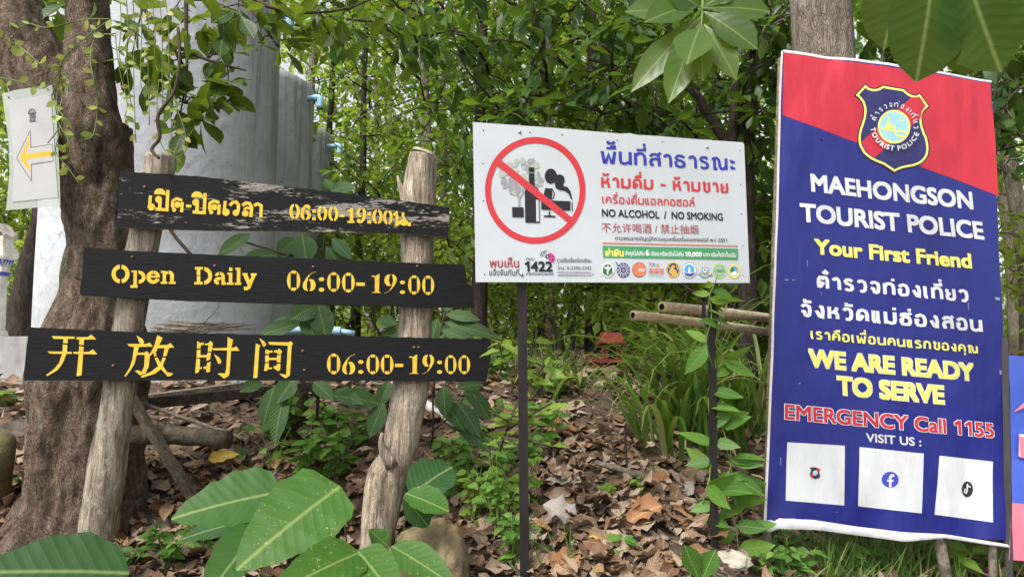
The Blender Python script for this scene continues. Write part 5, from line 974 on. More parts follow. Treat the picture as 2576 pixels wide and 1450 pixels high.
# ---- next banner, mostly outside the picture, and the iron post between the two
def next_banner():
    pl = Plane(BAN.at(BAN.loc(2534, 1405), .02), BAN.x + BAN.n * .05, BAN.y); r = thing('blue_pink_banner', 'blue and pink banner cut off at the right edge of the picture', 'banner', pl.at((0.3, 0)))
    c = [pl.loc(*p) for p in ((2535, 893), (2545, 1256), (2536, 1407))]; Wd = .95; t = c[0]; m_ = c[1]; b_ = c[2]; V = []; F = []; U = []; nx, ny = 24, 30
    for j in range(ny + 1):
        for i in range(nx + 1):
            v = j / ny; y = t[1] * (1 - v) + b_[1] * v; x = (c[0][0] * (1 - v) + c[2][0] * v) + .012 * math.sin(v * 3.1) + i / nx * Wd; p = (x, y); V.append(pl.at(p, .006 * nz(i * .4, j * .3, 5) + .004 * math.sin(i * .9 + j * .3))); U.append(p)
    for j in range(ny):
        for i in range(nx): a = j * (nx + 1) + i; F.append((a, a + 1, a + nx + 2, a + nx + 1))
    mb = MB(); mb.add(V, F, 0, U); mb.M = [1 if (f[0] // (nx + 1)) / ny > .70 else 0 for f in mb.F]; sh = mb.build('sheet', [M['blue2'], M['pink2']], r, True)
    art = Art(pl, .014); art.poly([(2557, 1090), (2640, 1098), (2640, 1152), (2556, 1147)], 'b_white'); art.text('R', (2560, 1146), (2600, 1150), 46, 'pink2', .05); art.poly([(2542, 1036), (2562, 1018), (2600, 985), (2600, 1010), (2568, 1026)], 'pink2'); art.build('lettering', sh)
    a = BAN.at(BAN.loc(2523, 855), .012); b_ = BAN.at(BAN.loc(2534, 1420), .012); b_ = b_ + (b_ - a) * .12
    o = MB().add(*bar(b_, a, .026, .026)).build('iron_stake', M['iron']); tag(o, 'dark iron stake between the navy banner and the blue pink banner', 'stake')
    return r
next_banner()
# ---- arrow sheet on the tree
def arrow_sheet():
    pl = Plane(P(75, 520, 2.86), (1, .10, .02), (0, .05, 1)); r = thing('arrow_sheet', 'laminated paper sheet with an orange arrow pinned to the forked tree', 'sheet', pl.at(pl.loc(75, 520)))
    s1 = slab(pl, [(5, 236), (40, 226), (131, 214), (143, 300), (150, 440), (152, 516), (15, 529), (24, 440), (22, 360)], .0012, M['laminate'], M['laminate'], 'laminate', r)
    pp = slab(Plane(pl.o + pl.n * .0022, pl.x, pl.y), [(22, 256), (128, 235), (134, 330), (146, 496), (30, 508), (35, 420)], .0016, M['paper'], M['paper'], 'paper', r)
    k = 260 / 725 * .644; art = Art(Plane(pl.o + pl.n * .0024, pl.x, pl.y), .0006).zoom(0, 219, k)
    art.poly([(332, 465), (340, 655), (575, 618), (582, 808), (345, 845), (348, 1035), (178, 775)], 'ink_grey'); art.poly([(327, 490), (334, 663), (571, 626), (577, 802), (339, 838), (342, 1012), (186, 775)], 'paper')
    art.poly([(318, 538), (322, 628), (280, 730), (565, 690), (566, 750), (285, 788), (330, 858), (331, 938), (218, 772)], 'ink_amber')
    art.arc(350, 295, 46, 60, 5, 175, 8, 'ink_grey'); art.stroke([(305, 292), (396, 280)], 10, 'ink_grey')
    art.stroke([(318, 285), (325, 258), (335, 286), (345, 246), (356, 284), (368, 246), (378, 280), (386, 262)], 6, 'ink_grey')
    art.text('WEST', (322, 322), (394, 313), 24, 'ink_grey', .06); art.text('WIND', (325, 350), (394, 340), 22, 'ink_grey', .06); art.text('TRAIL', (320, 384), (396, 373), 25, 'ink_grey', .06); art.build('arrow_print', pp)
    for x, y in ((22, 245), (120, 224)):
        h = pl.hit(x, y); MB().add(*tube([h - pl.n * .03, h + pl.n * .004], .003, 8)).build('nail', M['nail'], r)
arrow_sheet()
# ---- bamboo rails
def bamboo(name, label, p, q, rad, hollow=True):
    p = np.asarray(p); q = np.asarray(q); t = unit(q - p); L = np.linalg.norm(q - p); r = thing(name, label, 'pole', p); pts = []; rr = []; x = 0; nodes = [.0, .11, .27, .44, .62, .8, 1.0]
    for i, a in enumerate(np.linspace(0, 1, 60)):
        dn = min(abs(a - b_) for b_ in nodes[1:-1]); pts.append(p + (q - p) * a + np.array((0, 0, .006 * math.sin(a * 3.0)))); rr.append(rad * (1 + .10 * math.exp(-(dn / .008) ** 2)) * (1 - .06 * a))
    a = MB(); V, F, mi, U = tube(pts, rr, 20, .02, 30); a.add(V, F, 0, U); c = a.build('cane', M['bamboo'], r, True)
    if hollow:
        MB().add(*tube([p - t * .0015, p - t * .0005], [rad * .6, rad * .6], 20)).build('hollow_end_shade', M['dark'], c)  # dark disc on the capped cane, painted as the shade inside
    return r
bamboo('bamboo_pole', 'upper bamboo pole of the rail ending behind the navy banner', P(1665, 771, 2.93), P(2020, 812, 3.6), .0235)
bamboo('bamboo_pole', 'lower longer bamboo pole with a hollow end beside the upper one', P(1592, 792, 2.95), P(2020, 848, 3.62), .0215)
mb = MB()
for k in range(4):
    c = P(1786, 790, 3.04); mb.add(*tube([c + np.array((.03 * math.cos(a) + .004 * k - .02, -.035 + .045 * math.sin(a) * .3 - .02 * abs(math.cos(a)), .062 * math.sin(a))) for a in np.linspace(0, 6.28, 15)], .0026, 5, cap=False))
tag(mb.build('binding_wire', M['wire']), 'dark wire binding the bamboo poles to the right iron post', 'wire')

# ================================================================== old timbers, shrine, spirit house, rocks
def solo(name, mb, m, label, catg, smooth=False, group=None): return tag(mb.build(name, M[m], None, smooth), label, catg, group)
solo('timber_beam', MB().add(*bar(P(330, 1018, 3.25), P(785, 972, 3.9), .05, .052, 14, .12)), 'wood_old', 'long weathered beam sloping up behind the lowest board', 'beam')
solo('timber_plank', MB().add(*bar(P(330, 1004, 3.75), P(600, 968, 4.15), .10, .03, 10, .12)), 'wood_grey', 'pale mossy plank lying behind the long weathered beam', 'plank')
g = P(743, 1105, 3.85); solo('timber_stump', MB().add(*bar(g - (0, 0, .06), P(743, 985, 3.85), .115, .115, 8, .06)), 'wood_old', 'short square dark post carrying the far end of the long beam', 'post')
mb = MB(); mb.add(*tube(tp((285, 1092, 3.05), (400, 1092, 3.05), (500, 1098, 3.02), (576, 1106, 3.0)), [.042, .043, .041, .038], 20, .12, 12, sub=5)); solo('mossy_log', mb, 'wood_old', 'short dark mossy log with a cut round end between the shorter post and the herbs', 'log', True)
solo('thin_pole', MB().add(*tube(tp((335, 1004, 3.15), (420, 1035, 3.12), (520, 1070, 3.1), (625, 1106, 3.05)), .0095, 8, .15, 20, sub=4)), 'wood_grey', 'thin straight stick slanting down right from the shorter post', 'stick', True)
e = P(505, 1262, 2.82); solo('timber_prop', MB().add(*bar(P(330, 1000, 2.98), e - (0, 0, .03), .034, .034, 8, .06)), 'wood_old', 'square timber prop leaning diagonally behind the shorter log post', 'prop')
solo('timber_rail', MB().add(*bar(P(-80, 1094, 3.3), P(110, 1066, 3.35), .05, .075, 8, .1)), 'wood_grey', 'weathered rail running out of the left edge behind the forked tree', 'rail')
solo('timber_board', MB().add(*bar(P(90, 1260, 3.3), P(96, 1085, 3.3), .06, .02, 6, .1)), 'wood_grey', 'thin upright board leaning against the left side of the forked trunk', 'board')
solo('mossy_stump', MB().add(*tube([G(0, 1215) - (0, 0, .1), P(2, 1150, 3.0), P(6, 1105, 3.0)], [.055, .05, .045], 14, .2, 14, sub=4)), 'rock', 'mossy stump at the left edge under the weathered rail', 'stump', True)
solo('thin_stake', MB().add(*tube([G(1578, 1180) - (0, 0, .05), P(1572, 1075, 3.3)], .006, 6)), 'iron', 'thin rusty stake standing in front of the tall grass', 'stake')
g = G(1640, 1245); solo('fallen_branch', MB().add(*tube([G(1500, 1190) + (0, 0, .05), G(1590, 1215) + (0, 0, .05), G(1680, 1245) + (0, 0, .045), G(1740, 1290) + (0, 0, .03)], [.014, .016, .014, .008], 9, .3, 25, sub=5)), 'wood_grey', 'lichen covered fallen branch on the litter before the tall grass', 'branch', True)
def rock(name, label, c, sx, sy, sz, m, seed):
    bm = bmesh.new(); bmesh.ops.create_icosphere(bm, subdivisions=5, radius=1)
    for v in bm.verts:
        n = v.co.normalized(); q = 1 + .22 * noise.noise(n * 1.4 + Vector((seed, 0, 0))) + .10 * noise.noise(n * 4 + Vector((seed, 3, 0))) + .05 * noise.noise(n * 11 + Vector((seed, 3, 9))); v.co = Vector((n.x * sx * q + c[0], n.y * sy * q + c[1], n.z * sz * q + c[2]))
    me = bpy.data.meshes.new(name); bm.to_mesh(me); bm.free(); me.materials.append(M[m]); me.polygons.foreach_set('use_smooth', [True] * len(me.polygons)); o = bpy.data.objects.new(name, me); COL.objects.link(o); tag(o, label, 'rock')
rock('mossy_boulder', 'ochre mossy boulder at the foot of the taller log post', P(1085, 1385, 2.62) - np.array((0, 0, .05)), .15, .13, .17, 'rock', 3)
rock('pale_stone', 'flat whitish stone at the foot of the vine covered iron post', P(1838, 1408, 2.75), .075, .07, .035, 'pale_rock', 8)
def shrine():
    d = 5.4; k = d / FPX * .8; c = P(-9, 815, d); r = thing('pillar_shrine', 'small white and blue pillar shrine at the left edge', 'shrine', c); z = lambda y: P(0, y, d)[2]
    def blk(name, y0, y1, hw0, hw1, m, par=r):
        V = []; 
        for y, hw in ((y0, hw0), (y1, hw1)):
            for a, b_ in ((-1, -1), (1, -1), (1, 1), (-1, 1)): V.append((c[0] + a * hw * k, c[1] + b_ * hw * k, z(y)))
        return MB().add(V, [(0, 1, 2, 3)[::-1], (4, 5, 6, 7)] + [(i, (i + 1) % 4, (i + 1) % 4 + 4, i + 4) for i in range(4)]).build(name, M[m], par)
    p = blk('pillar', 830, 692, 17, 15, 'shrine_white'); blk('band', 692, 683, 20, 22, 'shrine_blue', p); cp = blk('capital', 683, 672, 19, 19, 'shrine_white'); pe = blk('petals', 672, 650, 18, 28, 'shrine_white', cp); blk('ledge', 650, 643, 30, 34, 'shrine_white', cp); blk('plate', 643, 622, 34, 32, 'shrine_white', cp)
    mb = MB()
    for i in range(4):
        for (ux, uy) in ((1, 0), (0, -1)):
            a = -18 + 12 * i; o = 20; V = [(c[0] + (ux * (23 + e) + uy * -(a + b_)) * k, c[1] + (uy * (23 + e) + ux * (a + b_)) * k, z(y)) for b_, y, e in ((-3, 652, 5), (7, 652, 5), (2, 671, -3))]; mb.add(V, [(0, 1, 2)])
    mb.build('petal_paint', M['shrine_blue'], pe)
    h = blk('house', 622, 592, 24, 24, 'shrine_white')
    V = [(c[0] + (x - 0) * k * .92, c[1] - 24.6 * k, z(y)) for x, y in ((2, 622), (9, 622), (9, 606), (5.5, 598), (2, 606))]; MB().add(V, [(0, 1, 2, 3, 4)]).build('doorway_shade', M['dark'], h)  # flat dark panel, the shade of the opening put into its colour
    V = []
    for yy in (-30, 30):
        for x, y in ((-32, 594), (0, 566), (32, 594), (32, 589), (0, 558), (-32, 589)): V.append((c[0] + x * k, c[1] + yy * k, z(y)))
    MB().add(V, [(0, 1, 4, 5), (1, 2, 3, 4), (6, 11, 10, 7), (7, 10, 9, 8), (5, 4, 10, 11), (4, 3, 9, 10), (0, 6, 7, 1), (1, 7, 8, 2), (0, 5, 11, 6), (2, 8, 9, 3)]).build('roof', M['shrine_roof'], r)
    bt = blk('dark_base', 845, 830, 24, 20, 'shrine_white')
shrine()
solo('leaning_tree', MB().add(*tube(tp((50, 850, 6.3), (58, 760, 6.3), (75, 660, 6.3), (92, 570, 6.3), (100, 480, 6.35), (104, 300, 6.4)), [.13, .12, .09, .06, .05, .04], 20, .2, 5, sub=5)), 'bark_dark', 'leaning dark mossy trunk between the pillar shrine and the nearest tank', 'tree', True)
def spirit_house():
    d = 5.4; k = d / FPX; c = P(1537, 930, d); zb = ground_z(c[0], c[1]); r = thing('spirit_house', 'small dark red spirit house standing in the forest behind the tall grass', 'spirit house', (c[0], c[1], zb)); z = lambda y: P(0, y, d)[2]; X = lambda px: c[0] + (px - 1537) * k
    bx = lambda name, x0, x1, y0, y1, dp, m='spirit_red', par=r, oy=0: MB().add(*box(((X(x0) + X(x1)) / 2, c[1] + oy, (z(y0) + z(y1)) / 2), X(x1) - X(x0), dp, abs(z(y1) - z(y0)))).build(name, M[m], par)
    bx('platform', 1506, 1568, 902, 910, .24); bx('platform', 1476, 1520, 905, 909, .2); 
    MB().add(*tube([(c[0], c[1], zb - .1), (c[0], c[1], z(910))], .05, 10)).build('pedestal', M['spirit_red'], r)
    w = bx('house', 1518, 1556, 866, 902, .14); bx('doorway_shade', 1529, 1545, 872, 900, .01, 'dark', w, -.0725)  # solid front; dark panel painted as the shade of an open door
    for x in (1512, 1524, 1548, 1561): bx('column', x - 1.6, x + 1.6, 862, 902, .012, par=r, oy=-.09)
    for x in (1484, 1494): bx('railing', x - 4, x + 4, 896, 905, .012, par=r, oy=-.08)
    V = []
    for yy in (-.13, .13):
        for x, y in ((1503, 862), (1506, 856), (1512, 835), (1561, 836), (1566, 858), (1570, 863)): V.append((X(x), c[1] + yy * (1 if y > 840 else .12), z(y)))
    rf = MB().add(V, [(0, 1, 2, 3, 4, 5)[::-1], (6, 7, 8, 9, 10, 11), (0, 6, 7, 1)[::-1], (1, 7, 8, 2)[::-1], (2, 8, 9, 3)[::-1], (3, 9, 10, 4)[::-1], (4, 10, 11, 5)[::-1], (5, 11, 6, 0)[::-1]]).build('roof', M['spirit_red'], r)
    bx('eave', 1504, 1570, 861, 866, .22, par=rf)
spirit_house()
# ================================================================== low plants
def leafset(name, label, catg, stems, lv, leafm, shape='ovate', k=9, fold=.2, curl=.12, stemm='greenstem', rad=.004):
    """a plant whose leaves are given one by one (base pixel, tip pixel, width in pixels, depths)"""
    base = np.asarray(stems[0][0]); r = thing(name, label, catg, base); mb = MB()
    for s in stems: mb.add(*tube(s, [rad * (1 - .5 * i / (len(s) - 1)) for i in range(len(s))], 7, .05, 30, sub=3))
    mb.build('stem', M[stemm], r, True)
    for q in lv:
        m_ = leafm
        if isinstance(q[-1], str): m_ = q[-1]; q = q[:-1]
        V, F, U = joinup(spray([q], shape, k, fold, curl)); big_mesh('leaf', V, F, U, M[m_], r)
    return r
U_ = (0, -.35, .75)
leafset('teak_seedling', 'large bright teak seedling with huge ribbed leaves between the two log posts', 'seedling', [[G(880, 1440), P(868, 1330, 2.25), P(850, 1236, 2.28)], [G(880, 1440), P(800, 1350, 2.3), P(690, 1240, 2.42)], [G(880, 1440), P(905, 1400, 2.1)]],
        [(856, 1222, 604, 1402, 200, 2.28, 2.02, (0, -.1, .8)), (708, 1236, 438, 1282, 160, 2.42, 2.3, (0, -.15, 1.0), 'leaf_teak_mid'), (905, 1388, 700, 1470, 130, 2.1, 1.85, (0, -.3, .9)), (660, 1320, 520, 1480, 120, 2.3, 2.0, (0, -.2, 1.0), 'leaf_teak_mid'), (900, 1385, 1000, 1500, 110, 2.1, 1.95, (0, -.2, .9)), (660, 1300, 450, 1340, 70, 2.5, 2.5, (0, -.2, .9), 'leaf_teak_dark')], 'leaf_teak', 'cord', fold=.16, k=14)
leafset('teak_leaf_plant', 'dull green giant leaf at the bottom left corner in front of the forked tree', 'plant', [[P(330, 1520, 1.85), P(310, 1470, 1.85)]], [(325, 1440, -60, 1420, 185, 1.85, 1.7, (0, -.5, 1.0)), (330, 1470, 170, 1600, 120, 1.8, 1.7)], 'leaf_teak_dark', 'ovate', 12, .12)
leafset('teak_leaf_plant', 'dark teak plant with a folded leaf just right of the taller log post', 'plant', [[G(1010, 1390), P(1020, 1290, 2.55), P(1030, 1240, 2.6)]], [(1030, 1245, 1135, 1165, 110, 2.6, 2.75, (0, -.3, .9)), (1020, 1240, 1125, 1275, 75, 2.5, 2.45, (0, -.1, .9), 'leaf_teak'), (1015, 1250, 1080, 1320, 60, 2.5, 2.5)], 'leaf_teak_dark', 'round', 10, .3)
leafset('teak_leaf_plant', 'narrow green leaf with a torn sandy patch in front of the mossy boulder', 'plant', [[G(985, 1440), P(990, 1375, 2.3)]], [(985, 1372, 1145, 1462, 85, 2.3, 2.15, (0, -.3, .9)), (975, 1372, 930, 1330, 45, 2.3, 2.3)], 'leaf_teak', 'ovate', 10, .25)
leafset('seedling', 'young seedling with two upright leaves at the bottom edge below the vine covered post', 'seedling', [[G(1762, 1447) - (0, 0, .05), P(1762, 1440, 2.2)]], [(1760, 1460, 1722, 1372, 48, 2.2, 2.2), (1764, 1460, 1798, 1385, 46, 2.2, 2.2), (1762, 1462, 1760, 1400, 30, 2.22, 2.3)], 'leaf_teak', 'obov', 8, .35, 0)
# dark ribbed shrubs around the taller post
leafset('ribbed_shrub', 'dark ribbed leaf shrub behind the taller log post below the lowest board', 'shrub', [[G(1085, 1130), P(1090, 1050, 3.35), P(1085, 965, 3.35)], [P(1090, 1080, 3.35), P(1140, 1040, 3.3), P(1165, 1000, 3.3)], [P(1085, 1120, 3.4), P(1010, 1050, 3.4), P(950, 1030, 3.4)], [P(1090, 1000, 3.35), P(1100, 880, 3.4), P(1120, 780, 3.45)]],
        [(1110, 1000, 1165, 1070, 42, 3.3, 3.2), (1150, 1010, 1205, 1085, 42, 3.3, 3.2), (1165, 985, 1230, 1020, 38, 3.3, 3.3), (1150, 975, 1215, 960, 36, 3.35, 3.4), (960, 1015, 845, 985, 50, 3.4, 3.3), (965, 1010, 930, 1090, 44, 3.4, 3.3), (955, 1020, 975, 960, 36, 3.4, 3.4), (1190, 990, 1232, 1050, 40, 3.3, 3.25), (1115, 970, 1120, 1040, 40, 3.3, 3.2), (1125, 1040, 1230, 1120, 40, 3.3, 3.2), (1070, 990, 1010, 975, 34, 3.5, 3.5),
         (1120, 790, 1200, 795, 30, 3.45, 3.4), (1115, 810, 1252, 835, 34, 3.45, 3.35), (1110, 830, 1190, 850, 34, 3.4, 3.3), (1105, 850, 1150, 815, 40, 3.4, 3.5), (1120, 785, 1140, 740, 30, 3.45, 3.5), (1100, 800, 1085, 860, 40, 3.5, 3.45), (1000, 815, 950, 800, 30, 3.7, 3.7), (1010, 835, 960, 845, 28, 3.7, 3.7)], 'leaf_rib', 'ell', 8, .22, .2, 'twig', .007)
leafset('young_sapling', 'thin sapling with big limp leaves standing between the tank and the taller log post', 'sapling', [[G(795, 1090), P(800, 1000, 3.45), P(806, 880, 3.45), P(805, 760, 3.45), P(812, 640, 3.45), P(830, 480, 3.45)], [P(806, 700, 3.45), P(770, 650, 3.4), P(720, 640, 3.4), P(590, 600, 3.4)], [P(806, 760, 3.45), P(770, 800, 3.4)], [P(800, 1000, 3.45), P(750, 950, 3.4), P(700, 960, 3.4)]],
        [(632, 588, 550, 630, 36, 3.4, 3.3), (700, 640, 610, 645, 40, 3.4, 3.3), (745, 600, 690, 640, 46, 3.4, 3.4), (760, 590, 770, 650, 60, 3.4, 3.3), (720, 650, 745, 610, 46, 3.4, 3.5), (835, 600, 880, 640, 34, 3.45, 3.4), (820, 620, 880, 690, 46, 3.45, 3.4), (790, 770, 740, 790, 60, 3.4, 3.3), (800, 765, 820, 840, 56, 3.4, 3.3), (770, 790, 790, 840, 50, 3.4, 3.3), (760, 810, 640, 838, 40, 3.4, 3.3), (745, 820, 690, 800, 38, 3.4, 3.4), (780, 775, 830, 780, 46, 3.4, 3.4),
         (835, 478, 818, 448, 24, 3.45, 3.45), (832, 480, 888, 462, 34, 3.45, 3.45), (708, 462, 712, 455, 10, 3.4, 3.4), (690, 970, 660, 1060, 40, 3.4, 3.3), (740, 950, 700, 1000, 50, 3.4, 3.3), (715, 980, 690, 1095, 42, 3.4, 3.2), (790, 960, 830, 990, 40, 3.4, 3.3), (660, 960, 610, 975, 34, 3.5, 3.4), (830, 985, 900, 1000, 36, 3.4, 3.3)], 'leaf_rib', 'ell', 8, .2, .25, 'twig', .009)
def herb(name, label, catg, stems, n, L, wr=.55, leafm='leaf_herb', shape='ovate', rad=.0025, jag=0, k=5, face=.7, stemm='greenstem', low=.15):
    base = np.asarray(stems[0][0]); r = thing(name, label, catg, base); mb = MB(); segs = []
    for s in stems:
        s = [np.asarray(p, float) for p in s]; mb.add(*tube(s, [rad * (1 - .55 * i / (len(s) - 1)) for i in range(len(s))], 5, sub=3))
        for i in range(len(s) - 1): segs.append((s[i], s[i + 1], i / (len(s) - 1), 1 / (len(s) - 1)))
    W_ = np.array([np.linalg.norm(b_ - a) for a, b_, _, _ in segs]); W_ /= W_.sum(); pos = []; dr = []; nr = []
    while len(pos) < n:
        a, b_, f, df = segs[int(rng.choice(len(segs), p=W_))]; t = rng.random()
        if f + df * t < low: continue
        c = a * (1 - t) + b_ * t; ang = rng.uniform(0, 6.28); h = np.array((math.cos(ang), math.sin(ang), rng.uniform(-.35, .35))); view = unit(EYE - c)
        for sg in (1, -1): pos.append(c); dr.append(h * (sg, sg, 1)); nr.append(np.array((0, 0, 1.)) + view * face + rng.normal(size=3) * .3)
    pos = np.array(pos); m = len(pos); Ls = rng.uniform(L * .55, L * 1.2, m); dr = np.array(dr); dr /= np.linalg.norm(dr, axis=1, keepdims=True)
    mb.build('stem', M[stemm], r, True); V, F, U = leaves(pos + dr * .008, dr, nr, Ls, Ls * wr * rng.uniform(.8, 1.15, m), shape, k, .2, rng.uniform(.0, .4, m), jag, .1); big_mesh('foliage', V, F, U, M[leafm], r); return r
def up_stems(px, py, spread, h, n, d=None, lean=0, curve=.3):
    """n stems rising from the ground at a pixel, h metres tall"""
    b_ = G(px, py) if d is None else P(px, py, d); out = []
    for i in range(n):
        a = rng.uniform(0, 6.28); q = spread * rng.uniform(.3, 1); e = b_ + np.array((q * math.cos(a) + lean, q * math.sin(a) * .6, h * rng.uniform(.65, 1.05))); m_ = b_ * .55 + e * .45 + np.array((0, 0, h * curve * .3)); out.append([b_ - (0, 0, .02), m_, e])
    return out
H = 'green herbs growing low among the dead leaves'
for px, py, sp_, h, n, nl, L, m_, lab in (
    (770, 1235, .16, .34, 7, 64, .085, 'leaf_herb', 'bushy green herb right behind the bright teak seedling'), (845, 1215, .14, .32, 6, 52, .075, 'leaf_herb', 'leafy herb left of the taller log post with pointed leaves'), (690, 1180, .16, .22, 4, 18, .07, 'leaf_herb', 'small herb between the mossy log end and the teak seedling'), (600, 1160, .14, .18, 3, 14, .06, 'leaf_herb', 'low herb beside the tip of the thin slanting stick'),
    (420, 1440, .17, .20, 8, 74, .055, 'leaf_herb', 'compact small leaved herb between the shorter post foot and the teak seedling'), (500, 1400, .10, .16, 5, 30, .05, 'leaf_herb', 'little herb touching the darkest teak leaf'), (1140, 1190, .10, .2, 5, 34, .075, 'leaf_herb', 'herb with drooping leaves right of the folded teak leaf'),
    (1190, 1320, .14, .26, 7, 52, .06, 'leaf_lime', 'yellowish herb above the mossy boulder'), (1255, 1350, .13, .34, 8, 60, .06, 'leaf_herb', 'tall thin herb climbing left of the left iron post'), (1290, 1420, .12, .2, 6, 40, .06, 'leaf_herb', 'herb at the foot of the left iron post'), (1240, 1240, .12, .26, 6, 40, .065, 'leaf_herb', 'herb with hanging leaves below the chewed shrub'),
    (1535, 1245, .03, .07, 2, 10, .05, 'leaf_lime', 'tiny four leaf seedling on the litter below the tall grass'), (1605, 1235, .04, .09, 3, 12, .05, 'leaf_lime', 'small bright seedling right of the tiny four leaf one'), (1568, 1310, .03, .06, 2, 8, .045, 'leaf_herb', 'small seedling by the large curled rust brown leaf'), (1555, 1392, .05, .07, 3, 14, .06, 'leaf_herb', 'low seedling near the orange yellow leaf'), (1640, 1190, .03, .05, 2, 8, .045, 'leaf_lime', 'seedling beside the lichen covered branch'),
    (1985, 1400, .14, .12, 6, 40, .06, 'leaf_herb', 'herb below the lower left corner of the navy banner'), (2080, 1425, .12, .14, 6, 34, .06, 'leaf_lime', 'yellow green herb under the first white square of the banner'), (2240, 1432, .14, .18, 6, 36, .05, 'leaf_herb', 'weedy herb under the middle white square of the banner'), (2330, 1430, .1, .12, 5, 26, .055, 'leaf_herb', 'herb beside the middle foot of the banner'), (2480, 1438, .14, .14, 5, 22, .10, 'leaf_lime', 'broad leaved weed under the lower right corner of the banner'), (1900, 1440, .1, .1, 4, 26, .05, 'leaf_herb', 'low herb right of the whitish stone'),
    (700, 1110, .2, .3, 7, 60, .085, 'leaf_herb', 'spreading herb in front of the short square post'), (830, 1130, .18, .36, 7, 60, .085, 'leaf_herb', 'tall leafy herb between the square post and the taller log post'), (1190, 1130, .16, .3, 6, 44, .08, 'leaf_herb', 'herb right of the taller log post under the dark shrub'), (1330, 1180, .14, .22, 6, 40, .07, 'leaf_herb', 'herb right behind the left iron post'), (1400, 1000, .2, .22, 6, 50, .08, 'leaf_lime', 'light green herb at the back edge of the litter'), (1250, 960, .2, .35, 6, 50, .09, 'leaf_herb', 'herb behind the right end of the lowest board'), (1150, 1260, .14, .26, 6, 46, .085, 'leaf_herb', 'herb with broad leaves between the taller log post and the iron post'), (1300, 1290, .14, .3, 6, 44, .07, 'leaf_lime', 'light herb wrapped round the lower left iron post'), (1370, 1120, .14, .24, 5, 36, .09, 'leaf_herb', 'herb right of the left iron post below the chewed shrub'), (1985, 1455, .16, .2, 6, 44, .07, 'leaf_herb', 'herb at the bottom edge below the banner corner'), (2390, 1460, .16, .2, 6, 40, .09, 'leaf_lime', 'broad yellow green weed at the bottom edge under the banner'), (2160, 1470, .18, .22, 6, 44, .06, 'leaf_herb', 'small leaved weed in the grass at the bottom edge'), (30, 1235, .06, .07, 3, 16, .06, 'leaf_herb', 'small herb left of the forked tree roots'), (10, 1020, .10, .12, 4, 26, .08, 'leaf_lime', 'bright weed at the left edge below the concrete base'), (325, 1432, .08, .10, 4, 24, .055, 'leaf_herb', 'small herb beside the giant corner leaf'), (905, 1130, .1, .24, 4, 26, .08, 'leaf_herb', 'herb with pale leaf edges close left of the taller log post')):
    herb('green_herb', lab, 'herb', up_stems(px, py, sp_, h, n), nl, L, .58, m_)
herb('chewed_shrub', 'ragged insect eaten shrub leaning across the left iron post', 'shrub', [[G(1240, 1190), P(1275, 1080, 2.75), P(1320, 960, 2.75), P(1345, 850, 2.75)], [P(1275, 1080, 2.75), P(1340, 1040, 2.68), P(1390, 1010, 2.68)], [P(1262, 1100, 2.7), P(1340, 1110, 2.6), P(1400, 1125, 2.6)], [P(1300, 1010, 2.75), P(1360, 930, 2.72), P(1385, 890, 2.72)], [P(1320, 960, 2.75), P(1270, 910, 2.75), P(1255, 860, 2.75)], [P(1280, 1060, 2.7), P(1230, 1030, 2.7)]], 56, .10, .5, 'leaf_lime', 'ovate', .005, .65, 9, .6, 'twig', .2)
def vine2(name, label, strands, L, leafm, d, **kw): return vine(name, label, strands, L, leafm, d, **kw)
dvp = lambda x, y: 2.84 + .05 * nz(x * .02, y * .012, 2)
vine('climbing_vine', 'bright green vine climbing the right iron post', [[(1800, 1400), (1805, 1300), (1785, 1200), (1798, 1110), (1782, 1020), (1795, 940), (1776, 860), (1790, 800), (1782, 715)], [(1860, 1420), (1850, 1320), (1825, 1230), (1840, 1150), (1810, 1060), (1790, 1000)], [(1880, 1330), (1850, 1260), (1842, 1190), (1826, 1120)], [(1760, 1290), (1780, 1220), (1795, 1150)], [(1795, 940), (1820, 900), (1800, 860), (1830, 760)]], .135, 'leaf_herb', dvp, step=.065, wr=.48, rad=.003, shape='ovate', n_face=.6, p_leaf=.85)
vine('creeping_vine', 'thin vine with fresh leaves poking over the lower right corner of the white sign', [[(1782, 780), (1786, 740), (1796, 716), (1806, 690)]], .085, 'leaf_lime', lambda x, y: 2.82, step=.05, wr=.45, rad=.002, shape='ovate')
# tall arching grass
def grass_clump(name, label, px, py, n, h0, h1, spread, lean, w=.017, m_='grass', catg='grass'):
    b_ = G(px, py); V = []; F = []; U = []; K = 8
    for i in range(n):
        a = rng.uniform(0, 6.28); q = spread * math.sqrt(rng.random()); p = np.array((b_[0] + q * math.cos(a), b_[1] + q * math.sin(a), 0)); p[2] = ground_z(p[0], p[1]) - .02
        Lb = rng.uniform(h0, h1); ha = rng.uniform(0, 6.28); out = np.array((math.cos(ha) + lean, math.sin(ha) * .7 - .25, 0)); bend = rng.uniform(.9, 2.0); el = rng.uniform(1.0, 1.5); ww = w * rng.uniform(.6, 1.15); sd = unit(np.cross(unit(out), (0, 0, 1.))); c = p.copy(); b0 = len(V); tw = rng.uniform(-.5, .5)
        for k in range(K + 1):
            t = k / K; e = el - bend * t * t * 1.5; st = unit(out) * math.cos(e) + np.array((0, 0, math.sin(e))); wk = ww * (1 - t ** 2.2) * (0.5 + min(1, t * 3) * .5) + .0004; s_ = sd * math.cos(tw * t) + np.array((0, 0, math.sin(tw * t)))
            V += [c - s_ * wk, c + np.array((0, 0, -.25 * wk)), c + s_ * wk]; U += [(0, t), (.5, t), (1, t)]; c = c + st * Lb / K
        for k in range(K):
            for j in range(2): q0 = b0 + k * 3 + j; F.append((q0, q0 + 1, q0 + 4, q0 + 3))
    o = big_mesh(name, np.array(V), np.array(F), np.array(U), M[m_]); return o
gt = 'clumps of tall arching grass'
